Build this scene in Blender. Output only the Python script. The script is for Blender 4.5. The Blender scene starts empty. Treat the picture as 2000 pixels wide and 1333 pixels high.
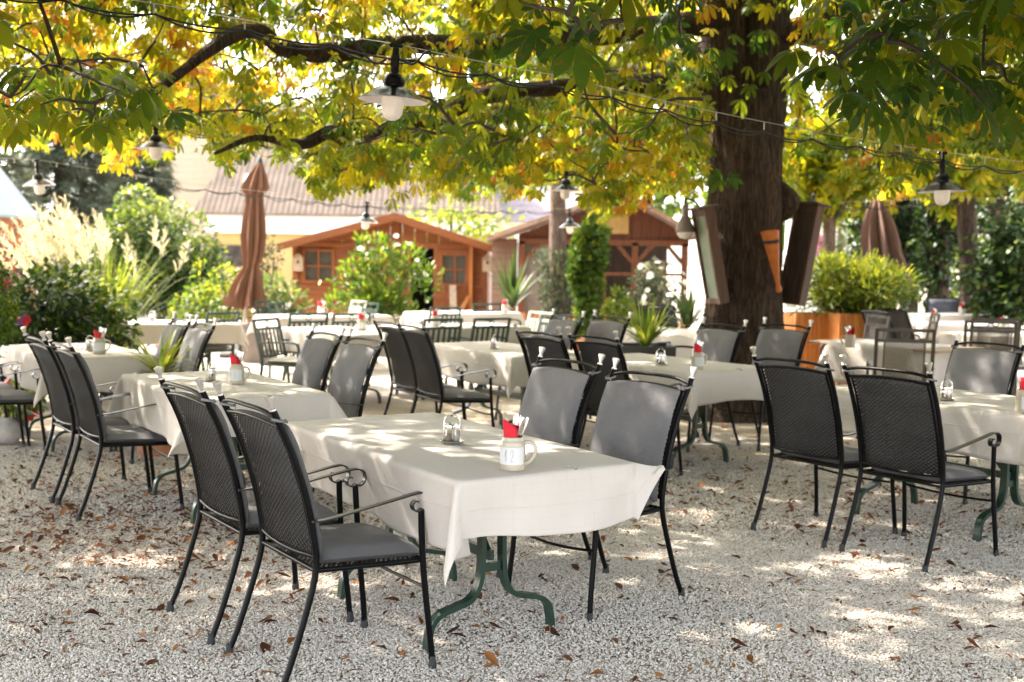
import bpy, math, random
import numpy as np
from mathutils import Vector, Matrix
PI = math.pi
RNG = np.random.default_rng(7)
random.seed(7)
SC = bpy.context.scene
COL = SC.collection

# ------------------------------------------------------------------ camera (fitted to the chair legs and finials)
FPX, PITCH, CAMH, ROLL = 2233.2, 0.0702, 1.524, 0.0139
CP, SP, CR, SR = math.cos(PITCH), math.sin(PITCH), math.cos(ROLL), math.sin(ROLL)
def ray(u, v):
    a, b = u - 1000, v - 666.5
    a, b = a * CR + b * SR, -a * SR + b * CR
    X, U = a / FPX, -b / FPX
    return np.array([X, CP + U * SP, -SP + U * CP])
def at(u, v, d):
    """world point seen at photo pixel (u, v), d metres in front (world y)"""
    r = ray(u, v)
    p = r * (d / r[1])
    return np.array([p[0], p[1], p[2] + CAMH])
def project(P):
    P = np.asarray(P, float)
    x, y, z = P[..., 0], P[..., 1], P[..., 2] - CAMH
    dd = np.maximum(y * CP - z * SP, 0.05)
    w = y * SP + z * CP
    a, b = FPX * x / dd, -FPX * w / dd
    return 1000 + a * CR - b * SR, 666.5 + a * SR + b * CR, dd
cam_d = bpy.data.cameras.new("camera")
cam = bpy.data.objects.new("camera", cam_d)
COL.objects.link(cam)
right = Vector((CR, SR * SP, SR * CP))
up0 = Vector((0, SP, CP))
up = Vector((-SR, 0, 0)) + up0 * CR
fwd = Vector((0, CP, -SP))
M = Matrix((right, up, -fwd)).transposed().to_4x4()
M.translation = Vector((0, 0, CAMH))
cam.matrix_world = M
cam_d.sensor_width = 36.0
cam_d.lens = 36.0 * FPX / 2000.0
cam_d.clip_start = 0.05
cam_d.clip_end = 2000
cam_d.dof.use_dof = True
cam_d.dof.focus_distance = 4.55
cam_d.dof.aperture_fstop = 2.7
SC.camera = cam

# the tables stand on a lattice turned by TH: F runs across them, R along them towards the camera
TH = 0.61
FV = np.array([math.cos(TH), math.sin(TH)])
RV = np.array([FV[1], -FV[0]])
def fr(f, r):
    p = FV * f + RV * r
    return float(p[0]), float(p[1])

# ------------------------------------------------------------------ materials
def nodes_of(name):
    m = bpy.data.materials.new(name)
    m.use_nodes = True
    nt = m.node_tree
    nt.nodes.clear()
    return m, nt, nt.nodes, nt.links
def ramp(nd, stops):
    r = nd.new("ShaderNodeValToRGB")
    e = r.color_ramp.elements
    while len(e) < len(stops):
        e.new(0.5)
    for i, (p, c) in enumerate(stops):
        e[i].position = p
        e[i].color = (*c, 1)
    return r
def mat(name, col, rough=0.6, metal=0.0, var=0.15, scale=8.0, bump=0.0, bscale=60.0, spec=0.5, trans=0.0, coat=0.0, stretch=None, detail=4.0):
    m, nt, nd, ln = nodes_of(name)
    out = nd.new("ShaderNodeOutputMaterial")
    b = nd.new("ShaderNodeBsdfPrincipled")
    tc = nd.new("ShaderNodeTexCoord")
    src = tc.outputs["Object"]
    if stretch:
        mp = nd.new("ShaderNodeMapping")
        mp.inputs["Scale"].default_value = stretch
        ln.new(src, mp.inputs["Vector"])
        src = mp.outputs["Vector"]
    nz = nd.new("ShaderNodeTexNoise")
    nz.inputs["Scale"].default_value = scale
    nz.inputs["Detail"].default_value = detail
    ln.new(src, nz.inputs["Vector"])
    c0 = tuple(max(0, c * (1 - var)) for c in col)
    c1 = tuple(min(1, c * (1 + var)) for c in col)
    r = ramp(nd, [(0.3, c0), (0.7, c1)])
    ln.new(nz.outputs["Fac"], r.inputs["Fac"])
    ln.new(r.outputs["Color"], b.inputs["Base Color"])
    b.inputs["Roughness"].default_value = rough
    b.inputs["Metallic"].default_value = metal
    b.inputs["Specular IOR Level"].default_value = spec
    b.inputs["Transmission Weight"].default_value = trans
    b.inputs["Coat Weight"].default_value = coat
    if bump:
        n2 = nd.new("ShaderNodeTexNoise")
        n2.inputs["Scale"].default_value = bscale
        n2.inputs["Detail"].default_value = 5
        ln.new(src, n2.inputs["Vector"])
        bp = nd.new("ShaderNodeBump")
        bp.inputs["Strength"].default_value = bump
        bp.inputs["Distance"].default_value = 0.02
        ln.new(n2.outputs["Fac"], bp.inputs["Height"])
        ln.new(bp.outputs["Normal"], b.inputs["Normal"])
    ln.new(b.outputs["BSDF"], out.inputs["Surface"])
    return m
def leaf_mat(name, stops, trans=0.45, rough=0.45, spots=0.0, tboost=1.6):
    """stops: colour over the leaf tint attribute (0..1); lc = (along leaf, across leaf, tint)"""
    m, nt, nd, ln = nodes_of(name)
    out = nd.new("ShaderNodeOutputMaterial")
    at_ = nd.new("ShaderNodeAttribute")
    at_.attribute_name = "lc"
    sx = nd.new("ShaderNodeSeparateXYZ")
    ln.new(at_.outputs["Vector"], sx.inputs[0])
    r = ramp(nd, stops)
    ln.new(sx.outputs["Z"], r.inputs["Fac"])
    # side veins
    ab = nd.new("ShaderNodeMath"); ab.operation = "ABSOLUTE"; ln.new(sx.outputs["Y"], ab.inputs[0])
    m1 = nd.new("ShaderNodeMath"); m1.operation = "MULTIPLY_ADD"; ln.new(ab.outputs[0], m1.inputs[0]); m1.inputs[1].default_value = -1.6; ln.new(sx.outputs["X"], m1.inputs[2])
    m2 = nd.new("ShaderNodeMath"); m2.operation = "MULTIPLY"; ln.new(m1.outputs[0], m2.inputs[0]); m2.inputs[1].default_value = 70
    m3 = nd.new("ShaderNodeMath"); m3.operation = "SINE"; ln.new(m2.outputs[0], m3.inputs[0])
    m4 = nd.new("ShaderNodeMapRange"); ln.new(m3.outputs[0], m4.inputs[0]); m4.inputs[1].default_value = -1; m4.inputs[2].default_value = 1; m4.inputs[3].default_value = 0.86; m4.inputs[4].default_value = 1.08
    mv = nd.new("ShaderNodeMix"); mv.data_type = "RGBA"; mv.blend_type = "MULTIPLY"; mv.inputs["Factor"].default_value = 1
    ln.new(r.outputs["Color"], mv.inputs["A"]); ln.new(m4.outputs[0], mv.inputs["B"])
    colr = mv.outputs["Result"]
    if spots:
        tc = nd.new("ShaderNodeTexCoord")
        nz = nd.new("ShaderNodeTexNoise"); nz.inputs["Scale"].default_value = 38; nz.inputs["Detail"].default_value = 3
        ln.new(tc.outputs["Object"], nz.inputs["Vector"])
        mr = nd.new("ShaderNodeMapRange"); ln.new(nz.outputs["Fac"], mr.inputs[0]); mr.inputs[1].default_value = 0.60; mr.inputs[2].default_value = 0.68; mr.inputs[4].default_value = spots
        mx = nd.new("ShaderNodeMix"); mx.data_type = "RGBA"
        ln.new(mr.outputs[0], mx.inputs["Factor"]); ln.new(colr, mx.inputs["A"]); mx.inputs["B"].default_value = (0.16, 0.06, 0.015, 1)
        colr = mx.outputs["Result"]
    b = nd.new("ShaderNodeBsdfPrincipled")
    b.inputs["Roughness"].default_value = rough
    b.inputs["Specular IOR Level"].default_value = 0.22
    ln.new(colr, b.inputs["Base Color"])
    tl = nd.new("ShaderNodeBsdfTranslucent")
    hs = nd.new("ShaderNodeMix"); hs.data_type = "RGBA"; hs.blend_type = "MULTIPLY"; hs.inputs["Factor"].default_value = 1
    ln.new(colr, hs.inputs["A"]); hs.inputs["B"].default_value = (tboost * 1.02, tboost, tboost * 0.5, 1)
    hs.clamp_result = False
    ln.new(hs.outputs["Result"], tl.inputs["Color"])
    ms = nd.new("ShaderNodeMixShader"); ms.inputs[0].default_value = trans
    ln.new(b.outputs[0], ms.inputs[1]); ln.new(tl.outputs[0], ms.inputs[2])
    ln.new(ms.outputs[0], out.inputs["Surface"])
    return m
def plank_mat(name, col, n=10.0, axis=0, rough=0.65, var=0.25):
    """stained wood with grain running along one axis"""
    st = [n, n, n]
    st[axis] = n * 0.06
    return mat(name, col, rough=rough, var=var, scale=3.0, stretch=tuple(st), bump=0.15, bscale=4.0, detail=6)
def cloth_mat(name, col):
    m, nt, nd, ln = nodes_of(name)
    out = nd.new("ShaderNodeOutputMaterial")
    b = nd.new("ShaderNodeBsdfPrincipled")
    at_ = nd.new("ShaderNodeAttribute"); at_.attribute_name = "uvc"
    nz = nd.new("ShaderNodeTexNoise"); nz.inputs["Scale"].default_value = 3.0; nz.inputs["Detail"].default_value = 5
    ln.new(at_.outputs["Vector"], nz.inputs["Vector"])
    r = ramp(nd, [(0.3, tuple(c * 0.93 for c in col)), (0.7, col)])
    ln.new(nz.outputs["Fac"], r.inputs["Fac"])
    # woven squares, a damask of thin lines
    br = nd.new("ShaderNodeTexBrick")
    br.inputs["Scale"].default_value = 11
    br.inputs["Mortar Size"].default_value = 0.012
    br.inputs["Brick Width"].default_value = 0.7
    br.inputs["Row Height"].default_value = 0.45
    br.inputs["Color1"].default_value = (1, 1, 1, 1); br.inputs["Color2"].default_value = (0.985, 0.985, 0.985, 1); br.inputs["Mortar"].default_value = (0.945, 0.935, 0.93, 1)
    ln.new(at_.outputs["Vector"], br.inputs["Vector"])
    mx = nd.new("ShaderNodeMix"); mx.data_type = "RGBA"; mx.blend_type = "MULTIPLY"; mx.inputs["Factor"].default_value = 0.8
    ln.new(r.outputs["Color"], mx.inputs["A"]); ln.new(br.outputs["Color"], mx.inputs["B"])
    ln.new(mx.outputs["Result"], b.inputs["Base Color"])
    b.inputs["Roughness"].default_value = 0.85
    b.inputs["Specular IOR Level"].default_value = 0.2
    b.inputs["Sheen Weight"].default_value = 0.1
    wv = nd.new("ShaderNodeTexNoise"); wv.inputs["Scale"].default_value = 320; wv.inputs["Detail"].default_value = 2
    mp = nd.new("ShaderNodeMapping"); mp.inputs["Scale"].default_value = (1, 0.25, 1)
    ln.new(at_.outputs["Vector"], mp.inputs[0]); ln.new(mp.outputs[0], wv.inputs["Vector"])
    w2 = nd.new("ShaderNodeTexNoise"); w2.inputs["Scale"].default_value = 9; w2.inputs["Detail"].default_value = 4; w2.inputs["Distortion"].default_value = 0.6
    ln.new(at_.outputs["Vector"], w2.inputs["Vector"])
    ad = nd.new("ShaderNodeMath"); ad.operation = "MULTIPLY_ADD"; ln.new(w2.outputs["Fac"], ad.inputs[0]); ad.inputs[1].default_value = 3.0; ln.new(wv.outputs["Fac"], ad.inputs[2])
    bp = nd.new("ShaderNodeBump"); bp.inputs["Strength"].default_value = 0.42; bp.inputs["Distance"].default_value = 0.004
    ln.new(ad.outputs[0], bp.inputs["Height"])
    sp = nd.new("ShaderNodeSeparateXYZ"); ln.new(at_.outputs["Vector"], sp.inputs[0])
    hs = []
    for ax_, off, per in (("X", .17, .34), ("Y", .02, .46)):
        a1 = nd.new("ShaderNodeMath"); a1.operation = "ADD"; a1.inputs[1].default_value = 10 * per + off; ln.new(sp.outputs[ax_], a1.inputs[0])
        a2 = nd.new("ShaderNodeMath"); a2.operation = "PINGPONG"; a2.inputs[1].default_value = per / 2; ln.new(a1.outputs[0], a2.inputs[0])
        a3 = nd.new("ShaderNodeMapRange"); a3.interpolation_type = "SMOOTHSTEP"; a3.inputs[1].default_value = 0; a3.inputs[2].default_value = .006; a3.inputs[3].default_value = 1; a3.inputs[4].default_value = 0; ln.new(a2.outputs[0], a3.inputs[0]); hs.append(a3)
    hm = nd.new("ShaderNodeMath"); hm.operation = "MAXIMUM"; ln.new(hs[0].outputs[0], hm.inputs[0]); ln.new(hs[1].outputs[0], hm.inputs[1])
    b2 = nd.new("ShaderNodeBump"); b2.inputs["Strength"].default_value = 0.45; b2.inputs["Distance"].default_value = 0.003
    ln.new(hm.outputs[0], b2.inputs["Height"]); ln.new(bp.outputs[0], b2.inputs["Normal"]); ln.new(b2.outputs[0], b.inputs["Normal"])
    tl = nd.new("ShaderNodeBsdfTranslucent"); ln.new(mx.outputs["Result"], tl.inputs["Color"])
    ms = nd.new("ShaderNodeMixShader"); ms.inputs[0].default_value = 0.16
    ln.new(b.outputs[0], ms.inputs[1]); ln.new(tl.outputs[0], ms.inputs[2])
    ln.new(ms.outputs[0], out.inputs["Surface"])
    return m
def bark_mat(name, col, scale=9.0, strength=0.9):
    m, nt, nd, ln = nodes_of(name)
    out = nd.new("ShaderNodeOutputMaterial")
    b = nd.new("ShaderNodeBsdfPrincipled"); b.inputs["Roughness"].default_value = 0.9; b.inputs["Specular IOR Level"].default_value = 0.2
    tc = nd.new("ShaderNodeTexCoord")
    mp = nd.new("ShaderNodeMapping"); mp.inputs["Scale"].default_value = (1, 1, 0.11)
    ln.new(tc.outputs["Object"], mp.inputs[0])
    v = nd.new("ShaderNodeTexVoronoi"); v.feature = "DISTANCE_TO_EDGE"; v.inputs["Scale"].default_value = scale * 2.2
    nz = nd.new("ShaderNodeTexNoise"); nz.inputs["Scale"].default_value = scale; nz.inputs["Detail"].default_value = 8; nz.inputs["Roughness"].default_value = 0.7
    ln.new(mp.outputs[0], nz.inputs["Vector"])
    wr = nd.new("ShaderNodeMix"); wr.data_type = "VECTOR"; wr.inputs["Factor"].default_value = 0.12
    ln.new(mp.outputs[0], wr.inputs["A"]); ln.new(nz.outputs["Color"], wr.inputs["B"]); ln.new(wr.outputs["Result"], v.inputs["Vector"])
    r = ramp(nd, [(0.25, tuple(c * 0.45 for c in col)), (0.55, col), (0.8, tuple(min(1, c * 1.7) for c in col))])
    ln.new(nz.outputs["Fac"], r.inputs["Fac"])
    r2 = ramp(nd, [(0.0, (0.35, 0.3, 0.28)), (0.18, (1, 1, 1))])
    ln.new(v.outputs["Distance"], r2.inputs["Fac"])
    mx = nd.new("ShaderNodeMix"); mx.data_type = "RGBA"; mx.blend_type = "MULTIPLY"; mx.inputs["Factor"].default_value = 1
    ln.new(r.outputs["Color"], mx.inputs["A"]); ln.new(r2.outputs["Color"], mx.inputs["B"])
    ln.new(mx.outputs["Result"], b.inputs["Base Color"])
    ad = nd.new("ShaderNodeMath"); ad.operation = "ADD"; ln.new(v.outputs["Distance"], ad.inputs[0]); ln.new(nz.outputs["Fac"], ad.inputs[1])
    bp = nd.new("ShaderNodeBump"); bp.inputs["Strength"].default_value = strength; bp.inputs["Distance"].default_value = 0.05
    ln.new(ad.outputs[0], bp.inputs["Height"]); ln.new(bp.outputs[0], b.inputs["Normal"])
    ln.new(b.outputs[0], out.inputs["Surface"])
    return m
def gravel_mat(name, instanced):
    m, nt, nd, ln = nodes_of(name)
    out = nd.new("ShaderNodeOutputMaterial")
    b = nd.new("ShaderNodeBsdfPrincipled"); b.inputs["Roughness"].default_value = 0.9; b.inputs["Specular IOR Level"].default_value = 0.25
    stops = [(0.0, (0.20, 0.125, 0.08)), (0.04, (0.46, 0.405, 0.345)), (0.4, (0.565, 0.52, 0.465)), (1.0, (0.68, 0.64, 0.585))]
    if instanced:
        oi = nd.new("ShaderNodeObjectInfo")
        r = ramp(nd, stops)
        ln.new(oi.outputs["Random"], r.inputs["Fac"])
        ln.new(r.outputs["Color"], b.inputs["Base Color"])
    else:
        tc = nd.new("ShaderNodeTexCoord")
        v = nd.new("ShaderNodeTexVoronoi"); v.inputs["Scale"].default_value = 95
        ln.new(tc.outputs["Object"], v.inputs["Vector"])
        sx = nd.new("ShaderNodeSeparateXYZ"); ln.new(v.outputs["Color"], sx.inputs[0])
        r = ramp(nd, [(0.0, (0.34, 0.27, 0.205)), (0.2, (0.46, 0.40, 0.34)), (0.5, (0.54, 0.49, 0.43)), (1.0, (0.62, 0.575, 0.515))])
        ln.new(sx.outputs[0], r.inputs["Fac"])
        nz = nd.new("ShaderNodeTexNoise"); nz.inputs["Scale"].default_value = 0.9; nz.inputs["Detail"].default_value = 6; nz.inputs["Roughness"].default_value = 0.65
        ln.new(tc.outputs["Object"], nz.inputs["Vector"])
        r2 = ramp(nd, [(0.35, (0.62, 0.50, 0.38)), (0.6, (1, 1, 1))])
        ln.new(nz.outputs["Fac"], r2.inputs["Fac"])
        mx = nd.new("ShaderNodeMix"); mx.data_type = "RGBA"; mx.blend_type = "MULTIPLY"; mx.inputs["Factor"].default_value = 0.8
        ln.new(r.outputs["Color"], mx.inputs["A"]); ln.new(r2.outputs["Color"], mx.inputs["B"])
        ln.new(mx.outputs["Result"], b.inputs["Base Color"])
        bp = nd.new("ShaderNodeBump"); bp.inputs["Strength"].default_value = 0.8; bp.inputs["Distance"].default_value = 0.012; bp.invert = True
        ln.new(v.outputs["Distance"], bp.inputs["Height"]); ln.new(bp.outputs[0], b.inputs["Normal"])
    ln.new(b.outputs[0], out.inputs["Surface"])
    return m
def glass_mat(name, col, rough=0.05, alpha=0.25):
    m, nt, nd, ln = nodes_of(name)
    out = nd.new("ShaderNodeOutputMaterial")
    g = nd.new("ShaderNodeBsdfGlossy"); g.inputs["Roughness"].default_value = rough
    t = nd.new("ShaderNodeBsdfTransparent"); t.inputs["Color"].default_value = (*col, 1)
    fr_ = nd.new("ShaderNodeFresnel"); fr_.inputs["IOR"].default_value = 1.5
    ad = nd.new("ShaderNodeMath"); ad.operation = "ADD"; ad.inputs[1].default_value = alpha; ln.new(fr_.outputs[0], ad.inputs[0])
    ms = nd.new("ShaderNodeMixShader"); ln.new(ad.outputs[0], ms.inputs[0]); ln.new(t.outputs[0], ms.inputs[1]); ln.new(g.outputs[0], ms.inputs[2])
    ln.new(ms.outputs[0], out.inputs["Surface"])
    return m

MT = dict(
    black=mat("black powder coat", (0.0028, 0.0031, 0.0038), rough=0.36, var=0.3, scale=20, spec=0.13, bump=0.05, bscale=400),
    armblack=mat("black strap metal", (0.006, 0.0065, 0.008), rough=0.30, var=0.2, scale=12, spec=0.55),
    clearclip=mat("clear plastic cable clip", (0.42, 0.42, 0.41), rough=0.3, var=0.05),
    mesh=mat("black expanded metal", (0.0085, 0.0068, 0.0058), rough=0.40, var=0.3, scale=30, spec=0.30),
    silver=mat("brushed aluminium", (0.62, 0.60, 0.58), rough=0.35, metal=0.85, var=0.12),
    rubber=mat("black rubber", (0.02, 0.022, 0.024), rough=0.7),
    cushion=mat("grey woven cushion", (0.168, 0.165, 0.174), rough=0.9, var=0.10, scale=5, bump=0.45, bscale=11, spec=0.2),
    green=mat("dark green lacquer", (0.008, 0.032, 0.021), rough=0.30, var=0.25, scale=14, spec=0.55, bump=0.06, bscale=90),
    top=mat("table board", (0.35, 0.25, 0.15), rough=0.6),
    cloth=cloth_mat("cream table linen", (0.72, 0.665, 0.615)),
    clip=mat("steel clip", (0.7, 0.69, 0.67), rough=0.25, metal=0.7),
    chrome=mat("polished steel", (0.78, 0.76, 0.74), rough=0.14, metal=1.0, var=0.05),
    glass=glass_mat("clear shaker glass", (0.93, 0.93, 0.91)),
    salt=mat("salt", (0.75, 0.73, 0.70), rough=0.9),
    pepper=mat("ground pepper", (0.22, 0.14, 0.10), rough=0.95, var=0.4, scale=500),
    mug=mat("glazed stoneware", (0.45, 0.40, 0.31), rough=0.28, var=0.08, scale=25, spec=0.5, coat=0.3),
    paper=mat("white paper label", (0.62, 0.63, 0.64), rough=0.8, var=0.03),
    ink=mat("pencil ink", (0.33, 0.36, 0.44), rough=0.8),
    red=mat("red paper napkin", (0.60, 0.012, 0.030), rough=0.8, var=0.15, scale=40, bump=0.2, bscale=60),
    lampblack=mat("black enamel", (0.010, 0.010, 0.012), rough=0.18, var=0.2, spec=0.6),
    lampwhite=mat("white enamel", (0.78, 0.74, 0.74), rough=0.4, var=0.04),
    bulb=mat("opal glass bulb", (0.80, 0.755, 0.71), rough=0.45, var=0.03),
    cable=mat("black cable sheath", (0.012, 0.012, 0.013), rough=0.5),
    steelwire=mat("steel wire rope", (0.45, 0.43, 0.40), rough=0.4, metal=0.6),
    umbrella=mat("brown parasol canvas", (0.165, 0.080, 0.048), rough=0.85, var=0.12, scale=4, bump=0.15, bscale=300, spec=0.2),
    umbrella2=mat("mauve parasol canvas", (0.15, 0.090, 0.080), rough=0.85, var=0.12, scale=4, spec=0.2),
    pole=mat("weathered pole", (0.42, 0.38, 0.35), rough=0.5),
    orangewood=plank_mat("orange stained wood", (0.20, 0.056, 0.007), axis=0),
    orangewoodv=plank_mat("orange stained boards upright", (0.21, 0.060, 0.008), axis=2),
    pavwood=plank_mat("brown pavilion timber", (0.135, 0.040, 0.011), axis=2),
    redwoodv=plank_mat("red brown stained boards", (0.10, 0.026, 0.008), axis=2),
    palewood=plank_mat("bleached wood", (0.40, 0.30, 0.20), axis=2),
    boardframe=plank_mat("dark board frame", (0.085, 0.042, 0.026), axis=2),
    darkwood=plank_mat("old dark boards", (0.060, 0.040, 0.028), axis=2),
    planterwood=plank_mat("orange planter boards", (0.42, 0.15, 0.030), axis=2),
    plantergrey=mat("anthracite planter", (0.060, 0.058, 0.058), rough=0.6),
    plantermid=mat("taupe planter", (0.20, 0.17, 0.155), rough=0.7),
    terracotta=mat("terracotta", (0.36, 0.155, 0.075), rough=0.85, var=0.2),
    horn=mat("orange rusted horn", (0.50, 0.150, 0.028), rough=0.55, var=0.2, scale=18),
    hornband=mat("dark band", (0.03, 0.022, 0.02), rough=0.6),
    greenpanel=mat("pale green board face", (0.19, 0.235, 0.175), rough=0.5, var=0.08),
    dark=mat("dark interior", (0.008, 0.007, 0.006), rough=0.9),
    pane=mat("dusty window glass", (0.055, 0.045, 0.038), rough=0.22, var=0.4, scale=4, spec=0.6),
    yellow=mat("yellow render", (0.50, 0.33, 0.13), rough=0.9, var=0.06, bump=0.1, bscale=30),
    whitewall=mat("white plaster", (0.78, 0.76, 0.73), rough=0.9, var=0.05),
    cream=mat("cream wall", (0.38, 0.315, 0.23), rough=0.9, var=0.05),
    metalroof=mat("pale metal roof", (0.24, 0.25, 0.25), rough=0.7, var=0.1),
    brown=mat("brown powder coat", (0.060, 0.045, 0.036), rough=0.4),
    bronzemesh=mat("bronze mesh fabric", (0.11, 0.085, 0.062), rough=0.6),
    sling=mat("black sling fabric", (0.022, 0.020, 0.020), rough=0.75, bump=0.2, bscale=300),
    slingblue=mat("slate blue sling fabric", (0.060, 0.068, 0.090), rough=0.7, bump=0.2, bscale=300),
    seatpad=mat("pale seat pad", (0.52, 0.50, 0.46), rough=0.9),
    weathered=mat("sunlit beige lacquer", (0.40, 0.36, 0.30), rough=0.5),  # sunlight on a green chair, put into a beige base colour
    slat=mat("pale slats", (0.62, 0.60, 0.52), rough=0.5),
    stone=mat("pale boulder", (0.50, 0.47, 0.44), rough=0.9, var=0.2, scale=6, bump=0.5, bscale=18),
    bark=bark_mat("chestnut bark", (0.115, 0.079, 0.056), scale=12, strength=1.0),
    twig=mat("twig bark", (0.055, 0.038, 0.028), rough=0.9, var=0.3, scale=30),
    stem=mat("green stem", (0.10, 0.12, 0.04), rough=0.7),
    greybark=bark_mat("grey bark", (0.19, 0.135, 0.105), scale=14, strength=0.5),
    gravel=gravel_mat("crushed stone", True),
    ground=gravel_mat("gravel bed", False),
)
def vary(m, amount):
    """each copy of a thing is a little lighter or darker than the next"""
    nt = m.node_tree
    b = [n for n in nt.nodes if n.type == "BSDF_PRINCIPLED"][0]
    src = b.inputs["Base Color"].links[0].from_socket
    oi = nt.nodes.new("ShaderNodeObjectInfo")
    mr = nt.nodes.new("ShaderNodeMapRange"); mr.inputs[3].default_value = 1 - amount; mr.inputs[4].default_value = 1 + amount
    nt.links.new(oi.outputs["Random"], mr.inputs[0])
    mx = nt.nodes.new("ShaderNodeMix"); mx.data_type = "RGBA"; mx.blend_type = "MULTIPLY"; mx.inputs["Factor"].default_value = 1
    nt.links.new(src, mx.inputs["A"]); nt.links.new(mr.outputs[0], mx.inputs["B"]); nt.links.new(mx.outputs["Result"], b.inputs["Base Color"])
vary(MT["cushion"], .16)
# leaf colours over tint: deep green -> olive -> yellow -> brown
LEAF = dict(
    chestnut=leaf_mat("chestnut leaf", [(0.0, (0.026, 0.062, 0.012)), (0.30, (0.075, 0.118, 0.012)), (0.60, (0.185, 0.195, 0.012)), (0.88, (0.37, 0.30, 0.016)), (1.0, (0.27, 0.11, 0.018))], trans=0.58, spots=0.5, tboost=2.3),
    bush=leaf_mat("glossy shrub leaf", [(0.0, (0.010, 0.026, 0.007)), (0.45, (0.032, 0.065, 0.012)), (0.7, (0.10, 0.15, 0.022)), (1.0, (0.26, 0.28, 0.07))], trans=0.35, rough=0.32),
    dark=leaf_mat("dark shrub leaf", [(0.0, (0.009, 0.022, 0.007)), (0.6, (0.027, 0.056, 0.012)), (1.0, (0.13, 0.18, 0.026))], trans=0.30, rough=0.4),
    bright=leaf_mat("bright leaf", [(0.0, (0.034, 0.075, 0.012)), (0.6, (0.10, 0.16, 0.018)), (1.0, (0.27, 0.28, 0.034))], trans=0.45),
    conifer=leaf_mat("blue grey needles", [(0.0, (0.036, 0.048, 0.030)), (0.6, (0.085, 0.105, 0.066)), (1.0, (0.17, 0.185, 0.115))], trans=0.15, rough=0.7),
    thuja=leaf_mat("golden thuja sprays", [(0.0, (0.030, 0.065, 0.014)), (0.6, (0.080, 0.145, 0.020)), (1.0, (0.22, 0.26, 0.032))], trans=0.25, rough=0.6),
    variegated=leaf_mat("variegated blade", [(0.0, (0.06, 0.12, 0.03)), (0.55, (0.20, 0.26, 0.045)), (1.0, (0.52, 0.47, 0.12))], trans=0.3),
    blade=leaf_mat("grey green blade", [(0.0, (0.025, 0.045, 0.025)), (0.6, (0.06, 0.105, 0.030)), (1.0, (0.17, 0.22, 0.06))], trans=0.3),
    bamboo=leaf_mat("feathery leaf", [(0.0, (0.026, 0.055, 0.012)), (0.5, (0.095, 0.135, 0.018)), (1.0, (0.30, 0.30, 0.040))], trans=0.45),
    plume=leaf_mat("silvery plume", [(0.0, (0.44, 0.38, 0.30)), (1.0, (0.70, 0.66, 0.60))], trans=0.3, rough=0.8, tboost=1.15),
    flower_purple=leaf_mat("purple petal", [(0.0, (0.10, 0.02, 0.22)), (1.0, (0.25, 0.06, 0.35))], trans=0.3),
    flower_red=leaf_mat("red petal", [(0.0, (0.40, 0.01, 0.02)), (1.0, (0.55, 0.03, 0.06))], trans=0.3),
    flower_white=leaf_mat("white petal", [(0.0, (0.70, 0.66, 0.58)), (1.0, (0.82, 0.80, 0.76))], trans=0.3, tboost=1.1),
    litter=leaf_mat("dry fallen leaf", [(0.0, (0.07, 0.025, 0.012)), (0.5, (0.18, 0.060, 0.019)), (1.0, (0.36, 0.15, 0.042))], trans=0.15, rough=0.7, tboost=1.1),
)
# ------------------------------------------------------------------ object and mesh helpers
def tag(o, label=None, cat=None, group=None, kind=None):
    if label: o["label"] = label
    if cat: o["category"] = cat
    if group: o["group"] = group
    if kind: o["kind"] = kind
    return o
def empty(name, loc=(0, 0, 0), rz=0.0):
    o = bpy.data.objects.new(name, None)
    o.empty_display_size = 0.1
    o.location = loc
    o.rotation_euler = (0, 0, rz)
    COL.objects.link(o)
    return o
def link(name, me, mt, parent=None):
    o = bpy.data.objects.new(name, me)
    COL.objects.link(o)
    if mt is not None:
        me.materials.append(mt)
    if parent is not None:
        o.parent = parent
    return o
def copy_tree(o, parent=None):
    c = o.copy()
    COL.objects.link(c)
    if parent is not None:
        c.parent = parent
        c.matrix_parent_inverse = o.matrix_parent_inverse
    for ch in list(o.children):
        copy_tree(ch, c)
    return c
def mesh_np(name, V, F, mt, parent=None, smooth=False, lc=None):
    """V (N,3), F (M,k) arrays; lc = per-vertex vector attribute"""
    me = bpy.data.meshes.new(name)
    V = np.ascontiguousarray(V, dtype=np.float32)
    F = np.ascontiguousarray(F, dtype=np.int32)
    Mn, k = F.shape
    me.vertices.add(len(V)); me.vertices.foreach_set("co", V.ravel())
    me.loops.add(Mn * k); me.loops.foreach_set("vertex_index", F.ravel())
    me.polygons.add(Mn); me.polygons.foreach_set("loop_start", np.arange(0, Mn * k, k, dtype=np.int32))
    if smooth:
        me.polygons.foreach_set("use_smooth", np.ones(Mn, dtype=bool))
    me.update(calc_edges=True)
    if lc is not None:
        a = me.attributes.new("lc", "FLOAT_VECTOR", "POINT")
        a.data.foreach_set("vector", np.ascontiguousarray(lc, dtype=np.float32).ravel())
    return link(name, me, mt, parent)
def cr(pts, n=6):
    """Catmull-Rom through pts"""
    P = [np.array(p, float) for p in pts]
    P = [2 * P[0] - P[1]] + P + [2 * P[-1] - P[-2]]
    out = []
    for i in range(1, len(P) - 2):
        for j in range(n):
            t = j / n
            a, b, c, d = P[i - 1], P[i], P[i + 1], P[i + 2]
            out.append(0.5 * (2 * b + (c - a) * t + (2 * a - 5 * b + 4 * c - d) * t * t + (3 * b - a - 3 * c + d) * t ** 3))
    out.append(P[-2])
    return out
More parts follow.
